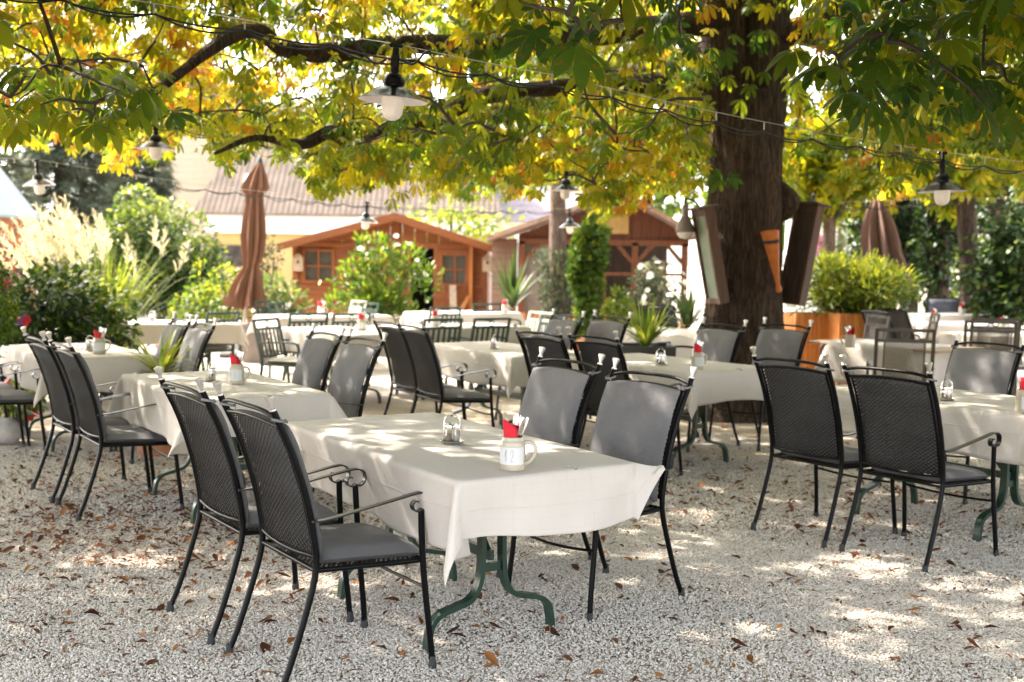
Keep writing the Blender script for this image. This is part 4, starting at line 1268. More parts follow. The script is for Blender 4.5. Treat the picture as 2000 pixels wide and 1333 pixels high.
# ------------------------------------------------------------------ the chestnut: trunk, limbs
TX, TY = 2.24, 11.35
def trunk_mesh(path, rad, n=22, rough=.06, flute=0.05, seed=1, ns=6, ridge=0.0):
    rg = np.random.default_rng(seed)
    P = cr(path, ns); m = len(P)
    rr = np.interp(np.linspace(0, 1, m), np.linspace(0, 1, len(rad)), rad)
    V, F = [], []
    ph = rg.uniform(0, 6, 6)
    for i in range(m):
        t = Vector(P[min(i + 1, m - 1)]) - Vector(P[max(i - 1, 0)]); t.normalize()
        a = t.orthogonal(); a.normalize()
        if abs(t.z) > .6: a = Vector((1, 0, 0)) - t * t.x; a.normalize()
        b = t.cross(a)
        for q in range(n):
            an = 2 * PI * q / n
            k = 1 + flute * math.sin(an * 3 + ph[0] + i * .05) + flute * .6 * math.sin(an * 5 + ph[1] - i * .08) + rough * rg.normal() * .35 + rough * math.sin(i * 4.2 / ns + ph[2] + an * 2)
            if ridge:
                zz = P[i][2]
                k += ridge * (abs(math.sin(an * 11 + .9 * math.sin(zz * 5 + ph[3]) + .6 * math.sin(zz * 13 + an * 4))) - .6) + ridge * .7 * (abs(math.sin(an * 19 + 1.1 * math.sin(zz * 8 + ph[4] + an))) - .6) + ridge * .5 * math.sin(zz * 23 + an * 9 + ph[5])
            V.append(tuple(Vector(P[i]) + (a * math.cos(an) + b * math.sin(an)) * (rr[i] * k)))
    for i in range(m - 1):
        for q in range(n):
            r = (q + 1) % n
            F.append((i * n + q, i * n + r, (i + 1) * n + r, (i + 1) * n + q))
    F.append(tuple((m - 1) * n + q for q in range(n)))
    return V, F
chestnut = empty("chestnut_tree", (TX, TY, 0))
tag(chestnut, "big old chestnut tree with thick dark trunk and yellowing leaf canopy", "tree")
def W2L(p): return (float(p[0]) - TX, float(p[1]) - TY, float(p[2]))
def TL(u, v, d): return W2L(at(u, v, d))
tm = MB()
tm.add(*trunk_mesh([(0.02, 0, -.1), (0.02, 0, .15), (0.03, 0, .6), (.06, 0, 1.2), (.06, 0, 2.0), (.03, 0, 2.8), (.02, 0, 3.2)], [.52, .44, .405, .375, .36, .355, .33], 150, .018, .05, 3, ns=26, ridge=.026))
tm.add(*trunk_mesh([(-.10, 0, 2.4), (-.14, .02, 3.0), (-.22, .02, 4.0), (-.40, .1, 5.6), (-.7, .2, 7.5)], [.25, .25, .23, .17, .08], 90, .02, .05, 4, ns=26, ridge=.028))
tm.add(*trunk_mesh([(.14, .02, 2.4), (.17, 0, 3.0), (.20, -.02, 4.0), (.34, .0, 5.6), (.6, -.2, 7.5)], [.25, .24, .22, .16, .08], 90, .02, .05, 5, ns=26, ridge=.028))
tm.add(*trunk_mesh([(.34, -.02, 1.95), (.42, -.05, 2.12), (.36, -.03, 2.32)], [.05, .16, .05], 14, .08, .05, 6))     # burl
trunk = tm.build("trunk", MT["bark"], chestnut, smooth=True, angle=70)
LIMBS = [
    # pixel, depth, radius
    ([(1400, 40, 11.2, .15), (1250, 55, 10.6, .13), (1050, 78, 10.0, .115), (930, 88, 9.6, .105), (760, 88, 9.0, .095), (660, 103, 8.6, .085), (560, 97, 8.2, .075), (505, 62, 7.9, .065), (440, 78, 7.5, .055), (330, 160, 7.0, .035), (270, 200, 6.7, .02)]),
    ([(1400, 150, 11.4, .14), (1240, 165, 11.0, .11), (1080, 172, 10.6, .095), (935, 190, 10.2, .09), (850, 238, 9.9, .088), (770, 252, 9.6, .088), (700, 285, 9.3, .080), (650, 258, 9.0, .068), (590, 282, 8.7, .050), (500, 270, 8.2, .028), (420, 300, 7.8, .014)]),
    ([(1540, 70, 11.2, .13), (1600, 48, 10.9, .11), (1660, 25, 10.6, .10), (1800, -30, 9.8, .08), (1950, -60, 9.0, .06)]),
    ([(1500, -80, 11.2, .14), (1560, -200, 9.5, .11), (1620, -420, 7.5, .08), (1700, -900, 5.0, .05)]),
    ([(1430, -80, 11.2, .14), (1250, -250, 9.0, .11), (1100, -450, 7.2, .08), (900, -900, 5.0, .05)]),
    ([(1530, 60, 11.6, .13), (1640, 90, 13.0, .10), (1800, 120, 14.5, .07), (1950, 160, 15.5, .04)]),
    ([(1400, 90, 11.6, .12), (1300, 120, 13.5, .09), (1180, 150, 15.0, .06), (1050, 190, 16.0, .03)]),
    ([(1820, 0, 7.8, .055), (1830, 60, 7.4, .05), (1850, 100, 7.0, .035), (1900, 150, 6.6, .02)]),
]
SKEL = []
lm_ = MB()
for L in LIMBS:
    pts = [TL(u, v, d) for u, v, d, r in L]
    rad = [q[3] * .82 for q in L]
    V, F = trunk_mesh(pts, rad, 12, .09, .04, 9)
    lm_.add(V, F)
    P = cr(pts, 6)
    rr = np.interp(np.linspace(0, 1, len(P)), np.linspace(0, 1, len(rad)), rad)
    for p, r in zip(P, rr):
        SKEL.append((np.array(p) + np.array([TX, TY, 0]), r))
limbs = lm_.build("limb", MT["bark"], trunk, smooth=True, angle=80)

# ------------------------------------------------------------------ the leaf canopy
BF = np.array([(-600, 300), (0, 268), (60, 278), (120, 252), (200, 300), (240, 332), (330, 290), (400, 272), (440, 325), (480, 290), (520, 282), (560, 300), (600, 345), (640, 378), (680, 345), (740, 368), (800, 362), (850, 380), (900, 378), (960, 395), (1000, 400), (1050, 392), (1080, 345), (1130, 375), (1180, 425), (1230, 402), (1280, 388), (1330, 378), (1385, 350), (1400, 35), (1535, 35), (1550, 325), (1600, 290), (1640, 330), (1700, 360), (1740, 392), (1790, 350), (1850, 300), (1900, 320), (2000, 322), (2600, 330)], float)
BN = np.array([(-600, 280), (0, 235), (90, 262), (170, 262), (250, 255), (300, 120), (420, 40), (600, -10), (720, -40), (850, -40), (960, 20), (1060, 70), (1120, 125), (1240, 125), (1290, 60), (1330, 5), (1370, 50), (1400, 10), (1520, 0), (1570, 150), (1640, 250), (1760, 290), (1850, 250), (1950, 240), (2000, 220), (2600, 260)], float)
def vnoise(p, s, seed):
    """cheap smooth 3D noise in 0..1"""
    rg = np.random.default_rng(seed)
    out = np.zeros(len(p))
    for k in range(6):
        w = rg.normal(size=3) * s * (1 + .5 * k)
        out += np.sin(p @ w + rg.uniform(0, 6.28)) / (1 + .35 * k)
    return 1 / (1 + np.exp(-1.6 * out))
def in_view_ok(P, jit):
    u, v, d = project(P)
    bf = np.interp(u, BF[:, 0], BF[:, 1]); bn = np.interp(u, BN[:, 0], BN[:, 1])
    t = np.clip((d - 4.6) / 2.6, 0, 1)
    b = bn * (1 - t) + bf * t
    # nothing but the trunk itself stands between the camera and the trunk
    ok = v < b + jit
    beyond = d > 11.6
    tr = (u > 1392) & (u < 1540) & beyond
    return ok | tr | (P[:, 1] < 1.2)
def canopy():
    n = 60000
    P = np.column_stack([RNG.uniform(-9.5, 11.5, n), RNG.uniform(0.3, 15.5, n), RNG.uniform(2.1, 6.6, n)])
    r = np.hypot((P[:, 0] - TX) / 11.0, (P[:, 1] - 8.6) / 8.6)
    keep = r < 1
    u, v, d = project(P)
    # height of the crown's upper side falls towards its rim
    keep &= P[:, 2] < 3.6 + 3.0 * np.sqrt(np.clip(1 - r ** 2, 0, 1))
    keep &= in_view_ok(P, RNG.normal(size=n) * 14 - 22)
    near = P[:, 1] < 2.3
    keep &= ~(near & (P[:, 2] < 2.9))
    # denser low down, thin pockets where the sky shows
    dens = vnoise(P, 1.25, 21) * (1.12 - .13 * (P[:, 2] - 2.2))
    low = np.exp(-(np.maximum(P[:, 2] - 2.4, 0)) / 1.5)
    dens = dens * (.45 + .75 * low)
    gap = np.exp(-(((u - 610) / 120) ** 2 + ((v - 175) / 60) ** 2)) * .8 + np.exp(-(((u - 1650) / 75) ** 2 + ((v - 320) / 70) ** 2)) * .9 + np.exp(-(((u - 1640) / 60) ** 2 + ((v - 170) / 50) ** 2)) * .5 + np.exp(-(((u - 1265) / 60) ** 2 + ((v - 90) / 50) ** 2)) * .5 + np.exp(-(((u - 30) / 70) ** 2 + ((v - 130) / 40) ** 2)) * .4
    dens = dens * (1 - np.clip(gap, 0, 1) * (d > 4.8))
    inframe = (v > -40) & (u > -80) & (u < 2080) & (P[:, 1] > 1)
    prob = np.where(inframe, np.interp(d, [5.2, 6.0, 7.2, 8.4, 9.5], [0, .07, .24, .46, .64]), 1.2)
    prob = np.where(inframe & (u < 1000) & (d < 5.2), 0, prob)
    keep &= RNG.random(n) < dens * prob
    near = [(1020, 5, 3.6), (1110, 30, 3.5), (1150, 65, 3.6), (1215, 40, 3.7), (930, -15, 3.9), (80, 205, 5.2), (140, 215, 5.0), (185, 225, 5.1), (235, 180, 5.4), (60, 150, 5.6), (20, 190, 5.8), (120, 130, 5.9), (320, 210, 6.4), (280, 130, 6.2)]
    rg = np.random.default_rng(77)
    for k in range(32):
        near.append((rg.uniform(1585, 2010), rg.uniform(-20, 245), rg.uniform(4.3, 6.8)))
    E = np.array([at(*q) for q in near])
    E = E[in_view_ok(E, 0)]
    return np.concatenate([P[keep], E]), np.concatenate([np.zeros(int(keep.sum()), bool), np.ones(len(E), bool)])
CAN_DENS = 0.62
CL, NEAR = canopy()
order = np.argsort(np.hypot(CL[:, 0] - TX, CL[:, 1] - TY))
CL, NEAR = CL[order], NEAR[order]
LI_ = []
tw = MB()
LP_, LN_, LD_, LT_, LS_ = [], [], [], [], []
nodes = [s[0] for s in SKEL]; nrad = [s[1] for s in SKEL]
A = np.array(nodes)
cap = len(A) + len(CL) * 3 + 10
buf = np.zeros((cap, 3)); buf[:len(A)] = A; cnt = len(A)
for ci, p in enumerate(CL):
    hd = np.hypot(p[0] - TX, p[1] - TY)
    dd = np.linalg.norm(buf[:cnt] - p, axis=1) + .6 * np.maximum(0, np.hypot(buf[:cnt, 0] - TX, buf[:cnt, 1] - TY) - hd)
    k = int(np.argmin(dd)); q = buf[k]
    d = p - q; ln = np.linalg.norm(d)
    mid1 = q + d * .35 + np.array([0, 0, .10 * ln]) + RNG.normal(size=3) * .04 * ln
    mid2 = q + d * .72 + np.array([0, 0, .06 * ln]) + RNG.normal(size=3) * .05 * ln
    path = cr([q, mid1, mid2, p], 3)
    okp = in_view_ok(np.array([mid1, mid2]), 12).all()
    if ln < 2.2 and okp:
        r0 = .008 + .007 * ln
        tw.tube([tuple(x - np.array([TX, TY, 0])) for x in path], list(np.linspace(r0, .004, len(path))), 5, caps=False)
    buf[cnt] = p; buf[cnt + 1] = mid2; cnt += 2
    out = d / max(ln, 1e-6)
    out = out * np.array([1, 1, .3]); out /= np.linalg.norm(out) + 1e-9
    du, dv, dd2 = [float(q[0]) for q in project(p[None])]
    inf = (dv > -60 and -100 < du < 2100 and p[1] > 1) or dd2 > 5.5
    m = int(RNG.integers(5, 8)) if NEAR[ci] and dd2 > 4.2 else 4 if NEAR[ci] else int(RNG.integers(8, 14)) if inf else int(RNG.integers(5, 9))
    ctint = np.clip(.38 + .20 * RNG.normal() + .22 * (vnoise(p[None], .5, 5)[0] - .5) * 2 + (.10 if p[0] < -.5 else 0) + (.12 if p[1] > 9.5 else 0) - (.24 if (p[1] < 7 and p[0] > 0) else 0), 0, 1)  # right foreground leaves tinted darker: their shade is put into the colour
    for j in range(m):
        a = RNG.uniform(0, 2 * PI)
        hd_ = np.array([math.cos(a), math.sin(a), -.15]) * .8 + out * .5
        hd_ /= np.linalg.norm(hd_)
        hub = p + (p - q) / max(ln, .01) * RNG.uniform(-.45, .12) + hd_ * RNG.uniform(.08, .20) + np.array([0, 0, RNG.uniform(-.10, .05)])
        nrm = np.array([RNG.normal() * .35, RNG.normal() * .35, 1.0]) + hd_ * .35
        LI_.append(NEAR[ci]); LP_.append(hub); LN_.append(nrm); LD_.append(hd_ + np.array([0, 0, -.25 - .3 * RNG.random()]))
        LT_.append(np.clip(ctint + RNG.normal() * .13 + (.4 if RNG.random() < .025 else 0), 0, 1)); LS_.append(RNG.uniform(.085, .14) if NEAR[ci] else RNG.uniform(.065, .115) if inf else RNG.uniform(.16, .23))
LP_, LN_, LD_ = np.array(LP_), np.array(LN_), np.array(LD_)
LT_, LS_ = np.array(LT_), np.array(LS_)
keep = in_view_ok(LP_, 10 + RNG.normal(size=len(LP_)) * 10)
u_, v_, d_ = project(LP_)
keep &= ~((d_ < 6.0) & (v_ > -60 - 900 / d_) & (u_ > -60) & (u_ < 2060) & (LP_[:, 1] > .5) & ~np.array(LI_))
# leave the cable-hung lamps free and keep twigs off the lens
for i, (lu, lv, ld, _) in enumerate(LAMPS[:4]):
    s = 2233 / ld
    keep &= ~((np.abs(u_ - lu) < s * .20) & (v_ > lv - s * .26) & (v_ < lv + s * .20) & (d_ < ld + .15))
keep &= ~((d_ < 2.5) & (v_ > -60) & (u_ > -100) & (u_ < 2100))
crown = leaves("crown", LP_[keep] - np.array([TX, TY, 0]), LN_[keep], LD_[keep], LS_[keep], LT_[keep], PALM, LEAF["chestnut"], chestnut)
tw.build("twigs", MT["twig"], limbs, smooth=True)
print("canopy clusters", len(CL), "leaves", int(keep.sum()))
# a climbing shoot and leaf sprigs on the trunk
sp = MB()
sp.tube(cr([TL(1478, 225, 10.93), TL(1452, 262, 10.92), TL(1420, 330, 10.92), TL(1400, 395, 10.94), TL(1410, 410, 10.95)], 5), .006, 6)
sp.build("climbing_shoot", MT["twig"], trunk, smooth=True)
def sprigs():
    sp_ = [(1405, 350, 10.85), (1425, 345, 10.85), (1395, 330, 10.85), (1460, 130, 10.8), (1475, 80, 10.8), (1430, 70, 10.8), (1490, 140, 10.8), (1420, 150, 10.8), (1465, 165, 10.8), (1500, 60, 10.8), (1415, 100, 10.8), (1445, 195, 10.8), (1478, 60, 10.8)]
    P = np.array([TL(*q) for q in sp_]); n = len(P)
    D = np.column_stack([RNG.normal(size=n), -np.ones(n) * .3, -np.ones(n) * .6])
    N = np.column_stack([RNG.normal(size=n) * .3, -np.ones(n) * .6, np.ones(n) * .6])
    leaves("trunk_sprig", P, N, D, RNG.uniform(.11, .16, n), np.clip(.35 + RNG.normal(size=n) * .2, 0, 1), PALM, LEAF["chestnut"], trunk)
sprigs()
# ------------------------------------------------------------------ on the trunk: boards, bell lamps, horn
def board(base, top, depth_b, w, th, label, back):
    """a tall wooden panel hung on the trunk, leaning outward at its head"""
    pass
def leaning_board(p_bot, p_top, facing, w, label, face_mat, bell_at):
    root = empty("leaning_board", tuple(float(q) for q in p_bot))
    tag(root, label, "board", "boards leaning off the chestnut trunk")
    b = Vector((0, 0, 0)); t = Vector([float(q) for q in (p_top - p_bot)])
    upv = t.normalized()
    f = Vector((math.cos(facing), math.sin(facing), 0)); f = (f - upv * f.dot(upv)).normalized()
    s = upv.cross(f).normalized()
    L = t.length
    def slab(mb, c0, c1, u0, u1, d0, d1):
        V = [b + s * x + upv * z + f * y for z in (u0, u1) for y in (d0, d1) for x in (c0, c1)]
        mb.add([tuple(v) for v in V], [(0, 2, 3, 1), (4, 5, 7, 6), (0, 1, 5, 4), (2, 6, 7, 3), (0, 4, 6, 2), (1, 3, 7, 5)])
    m = MB(); slab(m, -w / 2 + .03, w / 2 - .03, .05, L - .05, .010, .028); m.build("face", face_mat, root)
    m = MB()
    n = 6
    for i in range(n):
        x0 = -w / 2 + .03 + (w - .06) * i / n
        slab(m, x0 + .003, x0 + (w - .06) / n - .003, .03, L - .03, -.030, .002)
    m.build("back_boards", MT["darkwood"], root)
    m = MB()
    slab(m, -w / 2, -w / 2 + .035, 0, L, -.05, .05); slab(m, w / 2 - .035, w / 2, 0, L, -.05, .05)
    slab(m, -w / 2 + .037, w / 2 - .037, 0, .05, -.045, .045); slab(m, -w / 2 + .037, w / 2 - .037, L - .07, L, -.045, .045)
    m.build("frame", MT["boardframe"], root)
    m = MB(); slab(m, -w / 2 - .03, w / 2 + .03, L + .002, L + .022, -.09, .12); m.build("cover_board", MT["darkwood"], root)
    # bell shaped lamp on an arm off the head of the board
    q = Vector([float(x) for x in bell_at - p_bot])
    bl = MB().lathe([(.020, .16), (.032, .14), (.034, .05), (.05, .02), (.078, -.04), (.092, -.09), (.094, -.105), (.086, -.11)], 20, tuple(q))
    bo = bl.build("bell_lamp", MT["plantermid"], root, smooth=True, angle=40)
    MB().lathe([(.078, -.105), (.072, -.135), (.045, -.165), (.002, -.175)], 18, tuple(q)).build("lamp_bowl", MT["bulb"], bo, smooth=True)
    MB().tube(cr([tuple(q + Vector((0, 0, .16))), tuple(q + Vector((0, 0, .21))), tuple((q + t * .98) / 2 + Vector((0, 0, .14))), tuple(t * .97)], 5), .010, 6).build("lamp_arm", MT["black"], bo, smooth=True)
    return root
leaning_board(at(1402, 592, 10.98), at(1372, 408, 10.95), PI + .22, .35, "leaning board on the trunk's left side with pale green face and bell lamp", MT["greenpanel"], at(1338, 432, 11.1))
leaning_board(at(1545, 595, 11.35), at(1582, 402, 11.4), .62, .29, "leaning board on the trunk's right side, dark boards showing, bell lamp behind", MT["greenpanel"], at(1588, 420, 11.75))
def horn():
    p0, p1 = at(1521, 566, 10.86), at(1503, 452, 10.80)
    root = empty("hanging_horn", tuple(float(q) for q in p0))
    t = Vector([float(q) for q in (p1 - p0)])
    L = t.length
    R = t.to_track_quat("Z", "Y").to_matrix()
    prof = [(.001, -.03), (.030, -.022), (.038, 0), (.034, .02), (.026, .05), (.033, .12), (.060, L * .5), (.092, L * .8), (.112, L)]
    MB().lathe(prof + [(.105, L - .004), (.085, L * .8), (.02, L * .3)], 26, rot=R, squash=.6).build("cone", MT["horn"], root, smooth=True, angle=45)
    MB().lathe([(.097, L * .80), (.0995, L * .83), (.1025, L * .86)], 26, rot=R, squash=.62, cap=False).build("band", MT["hornband"], root, smooth=True)
    tag(root, "orange cone shaped horn with dark band hanging on the chestnut trunk", "horn")
horn()

# ------------------------------------------------------------------ closed parasols
def parasol(px_path, d, sc, mt, label, open_foot=False):
    """px_path: (u, v, half width) rings down the furled canopy"""
    top = at(px_path[0][0], px_path[0][1], d)
    bot = at(px_path[-1][0], px_path[-1][1], d)
    foot = at(474 if d == 17.4 else px_path[-1][0], 0, d); 
    base = np.array([bot[0] + (bot[0] - top[0]) * .30, d, 0])
    root = empty("closed_parasol", tuple(float(q) for q in base))
    V, F = [], []
    n = 96
    K = len(px_path)
    ppm = FPX / d
    rows = []
    for i in range(K - 1):
        for t in np.linspace(0, 1, 4, endpoint=False):
            rows.append(tuple(px_path[i][k] + (px_path[i + 1][k] - px_path[i][k]) * t for k in range(3)))
    rows.append(px_path[-1])
    for i, (u, v, hw) in enumerate(rows):
        c = at(u, v, d) - base
        r = hw / ppm / 1.22
        tw_ = i * .05
        for q in range(n):
            a = 2 * PI * q / n
            fold = 1 + (.34 * (1 - 2 * abs(math.sin(4 * a + tw_ / 2))) + .10 * math.cos(16 * a + 1 + tw_ * 2)) * min(1, r / .10)
            V.append((c[0] + r * fold * math.cos(a), c[1] + r * fold * math.sin(a), c[2] + (.05 * math.cos(8 * a + tw_) if i == len(rows) - 1 else 0)))
    for i in range(len(rows) - 1):
        for q in range(n):
            b = (q + 1) % n
            F.append((i * n + q, i * n + b, (i + 1) * n + b, (i + 1) * n + q))
    m = MB(); m.add(V, F)
    o = m.build("canopy", mt, root, smooth=True)
    md = o.modifiers.new("thickness", "SOLIDIFY"); md.thickness = .006
    tp = top - base
    MB().tube([(0, 0, .02), tuple((np.array([0, 0, 0]) + tp) / 2), tuple(tp + np.array([0, 0, .03]))], .026, 10).build("pole", MT["pole"], root, smooth=True)
    MB().lathe([(.045, 0), (.045, .03), (.03, .07), (.008, .10)], 12, tuple(tp)).build("finial", MT["green"], root, smooth=True, angle=40)
    m = MB().box((0, 0, .04), (.55, .55, .08), bev=.02).lathe([(.05, .08), (.045, .30)], 14)
    m.build("base", MT["plantergrey"], root, smooth=True, angle=30)
    return tag(root, label, "parasol")
P1 = [(508, 318, 5), (506, 326, 9), (502, 345, 17), (498, 368, 25), (497, 376, 22), (497, 381, 15), (497, 400, 17), (496, 430, 21), (495, 465, 23), (494, 495, 21), (492, 512, 16), (491, 520, 14), (489, 530, 18), (485, 550, 25), (481, 575, 33), (479, 592, 38), (479, 600, 37)]
parasol(P1, 17.4, 1, MT["umbrella"], "closed brown parasol standing behind the green chairs, tied at its waist")
P2 = [(1714, 385, 6), (1714, 410, 18), (1716, 440, 28), (1720, 480, 34), (1726, 520, 40), (1732, 560, 46)]
parasol(P2, 15.6, 1, MT["umbrella2"], "half folded mauve parasol behind the feathery bush on the right")

# ------------------------------------------------------------------ pots and plants
def on_ground(u, d):
    p = at(u, 600, d)
    return float(p[0]), float(p[1])
def pot_round(root, mt, r, h, name="pot"):
    m = MB().lathe([(r * .68, 0), (r * .72, .01), (r * .93, h * .84), (r * 1.0, h * .85), (r * 1.03, h * .97), (r * 1.0, h), (r * .88, h * .98), (r * .84, h * .88), (.0, h * .86)], 28)
    return m.build(name, mt, root, smooth=True, angle=35)
def pot_square(root, mt, w, h, name="planter_box", taper=.9):
    a, b = w / 2 * taper, w / 2
    def ring(r, z): return [(-r, -r, z), (r, -r, z), (r, r, z), (-r, r, z)]
    V = ring(a, 0) + ring(b, h) + ring(b - .03, h) + ring(b - .035, h - .06)
    F = [(3, 2, 1, 0)]
    for k in range(3):
        for q in range(4):
            r = (q + 1) % 4
            F.append((k * 4 + q, k * 4 + r, k * 4 + 4 + r, k * 4 + 4 + q))
    F.append((12, 13, 14, 15))
    m = MB(); m.add(V, F)
    return m.build(name, mt, root)
def yucca(x, y, z, n, L, mt, label, pot, seed, spread=1.0, w=.022, elm=.85, cat="potted plant"):
    root = empty("potted_yucca", (x, y, 0))
    pot(root)
    rg = np.random.default_rng(seed)
    a = rg.uniform(0, 2 * PI, n); el = np.clip(rg.normal(elm, .38, n), .08, 1.5)
    ll = L * rg.uniform(.7, 1.1, n)
    tips = np.column_stack([np.cos(a) * np.cos(el) * ll * spread, np.sin(a) * np.cos(el) * ll * spread, z + np.sin(el) * ll])
    base = np.column_stack([np.cos(a) * .03, np.sin(a) * .03, z + rg.uniform(-.02, .06, n)])
    blades("leaf_rosette", base, tips, w, np.clip(.6 + rg.normal(size=n) * .25, 0, 1), mt, root, sag=.12)
    return tag(root, label, cat)
yucca(*on_ground(312, 8.75), .60, 30, .52, LEAF["variegated"], "yellow edged yucca in a terracotta pot behind the mug 13 table", lambda r: pot_round(r, MT["terracotta"], .23, .60), 5, 1.1, .015, elm=.55)
yucca(*on_ground(1262, 11.75), .66, 60, .55, LEAF["variegated"], "spiky yellow green yucca in a square anthracite planter before the trunk", lambda r: pot_square(r, MT["plantergrey"], .56, .68), 6, 1.0, .020)
yucca(*on_ground(1002, 18.2), .80, 60, .95, LEAF["blade"], "tall agave like palm in a stone pot right of the cabin", lambda r: pot_round(r, MT["plantermid"], .34, .55), 8, .72, .022)
yucca(*on_ground(335, 15.6), .30, 90, .60, LEAF["bamboo"], "tuft of fine grass behind the white table", lambda r: pot_round(r, MT["terracotta"], .22, .32), 9, .5, .009)
yucca(*on_ground(1345, 13.6), .75, 26, .55, LEAF["blade"], "dark strap leaved plant at the foot of the left leaning board", lambda r: pot_round(r, MT["terracotta"], .20, .62), 19, .9, .03)
def leaf_body(n, cx, cy, cz, rx, ry, rz, seed, shell=.55, lump=.22, nlump=14, clumps=0):
    """points, outward normals through a lumpy ellipsoid crown"""
    rg = np.random.default_rng(seed)
    d = rg.normal(size=(n, 3)); d /= np.linalg.norm(d, axis=1, keepdims=True)
    lu = rg.normal(size=(nlump, 3)); lu /= np.linalg.norm(lu, axis=1, keepdims=True)
    k = np.max(d @ lu.T, axis=1)
    rad = (1 - lump) + lump * np.clip((k - .55) / .45, 0, 1) * 1.6
    q = shell + (1 - shell) * rg.random(n) ** .6
    P = d * (rad * q)[:, None] * np.array([rx, ry, rz])
    if clumps:
        # a crown of overlapping clumps with an uneven outline
        c = rg.normal(size=(clumps, 3)); c /= np.linalg.norm(c, axis=1, keepdims=True)
        c *= (rg.uniform(.35, .82, clumps))[:, None]
        c[:, 2] = np.clip(c[:, 2], -.75, 1)
        cs = rg.uniform(.22, .42, clumps)
        w = rg.integers(0, clumps, n)
        P = (c[w] + d * (cs[w] * q)[:, None]) * np.array([rx, ry, rz])
        low = rg.random(n) < .18
        P[low] = (d * (.7 * q)[:, None] * np.array([rx, ry, rz]))[low]
    return P + np.array([cx, cy, cz]), d, rg
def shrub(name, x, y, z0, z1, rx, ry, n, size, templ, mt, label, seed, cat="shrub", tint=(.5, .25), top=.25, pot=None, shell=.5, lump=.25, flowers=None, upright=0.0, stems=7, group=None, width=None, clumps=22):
    root = empty(name, (x, y, 0))
    cz, rz = (z0 + z1) / 2, (z1 - z0) / 2
    P, d, rg = leaf_body(n, 0, 0, cz, rx * 1.12, ry * 1.12, rz * 1.08, seed, shell, lump, clumps=clumps)
    tn = np.clip(tint[0] + tint[1] * rg.normal(size=n) + top * np.clip(d[:, 2] * 1.6 - .25, -.5, 1), 0, 1)  # sunlit top and darker underside put into the leaf tint, with paler new growth
    D = d + rg.normal(size=(n, 3)) * .55 + np.array([0, 0, upright - .1])
    N = d * .5 + rg.normal(size=(n, 3)) * .45 + np.array([0, 0, .7])
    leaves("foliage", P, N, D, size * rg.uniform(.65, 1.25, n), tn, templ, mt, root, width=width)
    m = MB()
    for i in range(stems):
        a = 2 * PI * i / max(1, stems) + rg.random()
        e = np.array([math.cos(a) * rx * .6, math.sin(a) * ry * .6, cz + rz * .35 * rg.uniform(-.2, 1)])
        b = np.array([math.cos(a) * .06, math.sin(a) * .06, .05 if not pot else z0 * .6])
        m.tube(cr([tuple(b), tuple(b * .5 + e * .5 + np.array([0, 0, .12])), tuple(e)], 4), [.018] * 4 + [.013] * 4 + [.006], 6)
    if stems:
        m.build("stems", MT["twig"], root, smooth=True)
    if pot: pot(root)
    if flowers:
        for fname, fm, cnt, fs in flowers:
            Pf, df, r2 = leaf_body(cnt, 0, 0, cz, rx * 1.04, ry * 1.04, rz * 1.04, seed + 5, .92, lump)
            an = np.arange(6) * PI / 3
            first = leaves(fname, np.zeros((6, 3)), np.column_stack([-np.cos(an) * .4, -np.sin(an) * .4, np.ones(6)]), np.column_stack([np.cos(an), np.sin(an), np.ones(6) * .35]), np.full(6, fs), np.linspace(.2, .9, 6), SINGLE, fm, root, width=1.4)
            for q in range(cnt):
                b = first if q == 0 else first.copy()
                if q: COL.objects.link(b); b.parent = root
                b.location = tuple(float(t) for t in Pf[q]); b.scale = (float(r2.uniform(.75, 1.2)),) * 3
                b.rotation_euler = Vector([float(t) for t in df[q] + r2.normal(size=3) * .3]).to_track_quat("Z", "Y").to_euler()
    return tag(root, label, cat, group)
def xy(u, d): return on_ground(u, d)
def zt(u, v, d): return float(at(u, v, d)[2])
# left side
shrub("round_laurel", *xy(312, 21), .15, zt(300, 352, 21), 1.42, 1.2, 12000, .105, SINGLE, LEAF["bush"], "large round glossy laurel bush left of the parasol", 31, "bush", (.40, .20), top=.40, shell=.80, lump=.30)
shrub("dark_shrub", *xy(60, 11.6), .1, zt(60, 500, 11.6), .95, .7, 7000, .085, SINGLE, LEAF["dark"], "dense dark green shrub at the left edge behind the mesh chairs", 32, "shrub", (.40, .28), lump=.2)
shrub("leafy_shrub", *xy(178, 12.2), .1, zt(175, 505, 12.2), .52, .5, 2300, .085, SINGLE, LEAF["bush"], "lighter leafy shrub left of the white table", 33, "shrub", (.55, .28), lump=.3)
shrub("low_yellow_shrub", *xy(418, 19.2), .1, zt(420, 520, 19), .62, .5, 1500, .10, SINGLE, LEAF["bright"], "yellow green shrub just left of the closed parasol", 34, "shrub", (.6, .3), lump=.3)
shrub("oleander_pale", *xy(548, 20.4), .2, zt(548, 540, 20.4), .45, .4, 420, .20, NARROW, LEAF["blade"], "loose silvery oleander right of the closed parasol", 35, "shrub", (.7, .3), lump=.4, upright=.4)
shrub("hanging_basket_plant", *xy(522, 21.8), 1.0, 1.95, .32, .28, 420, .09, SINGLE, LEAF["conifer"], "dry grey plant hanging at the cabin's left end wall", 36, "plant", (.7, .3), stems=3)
shrub("petunia_column", *xy(-14, 8.3), .75, zt(10, 500, 8.3), .22, .22, 1700, .042, SINGLE, LEAF["bright"], "trailing petunias with purple and red flowers at the left edge", 37, "planter", (.30, .25), pot=lambda r: MB().tube([(-.16, 0, 0), (-.16, 0, 1.5)], .02, 8).build("post", MT["black"], r, smooth=True), flowers=[("purple_flower", LEAF["flower_purple"], 12, .045), ("red_flower", LEAF["flower_red"], 9, .042)], lump=.2, stems=0)
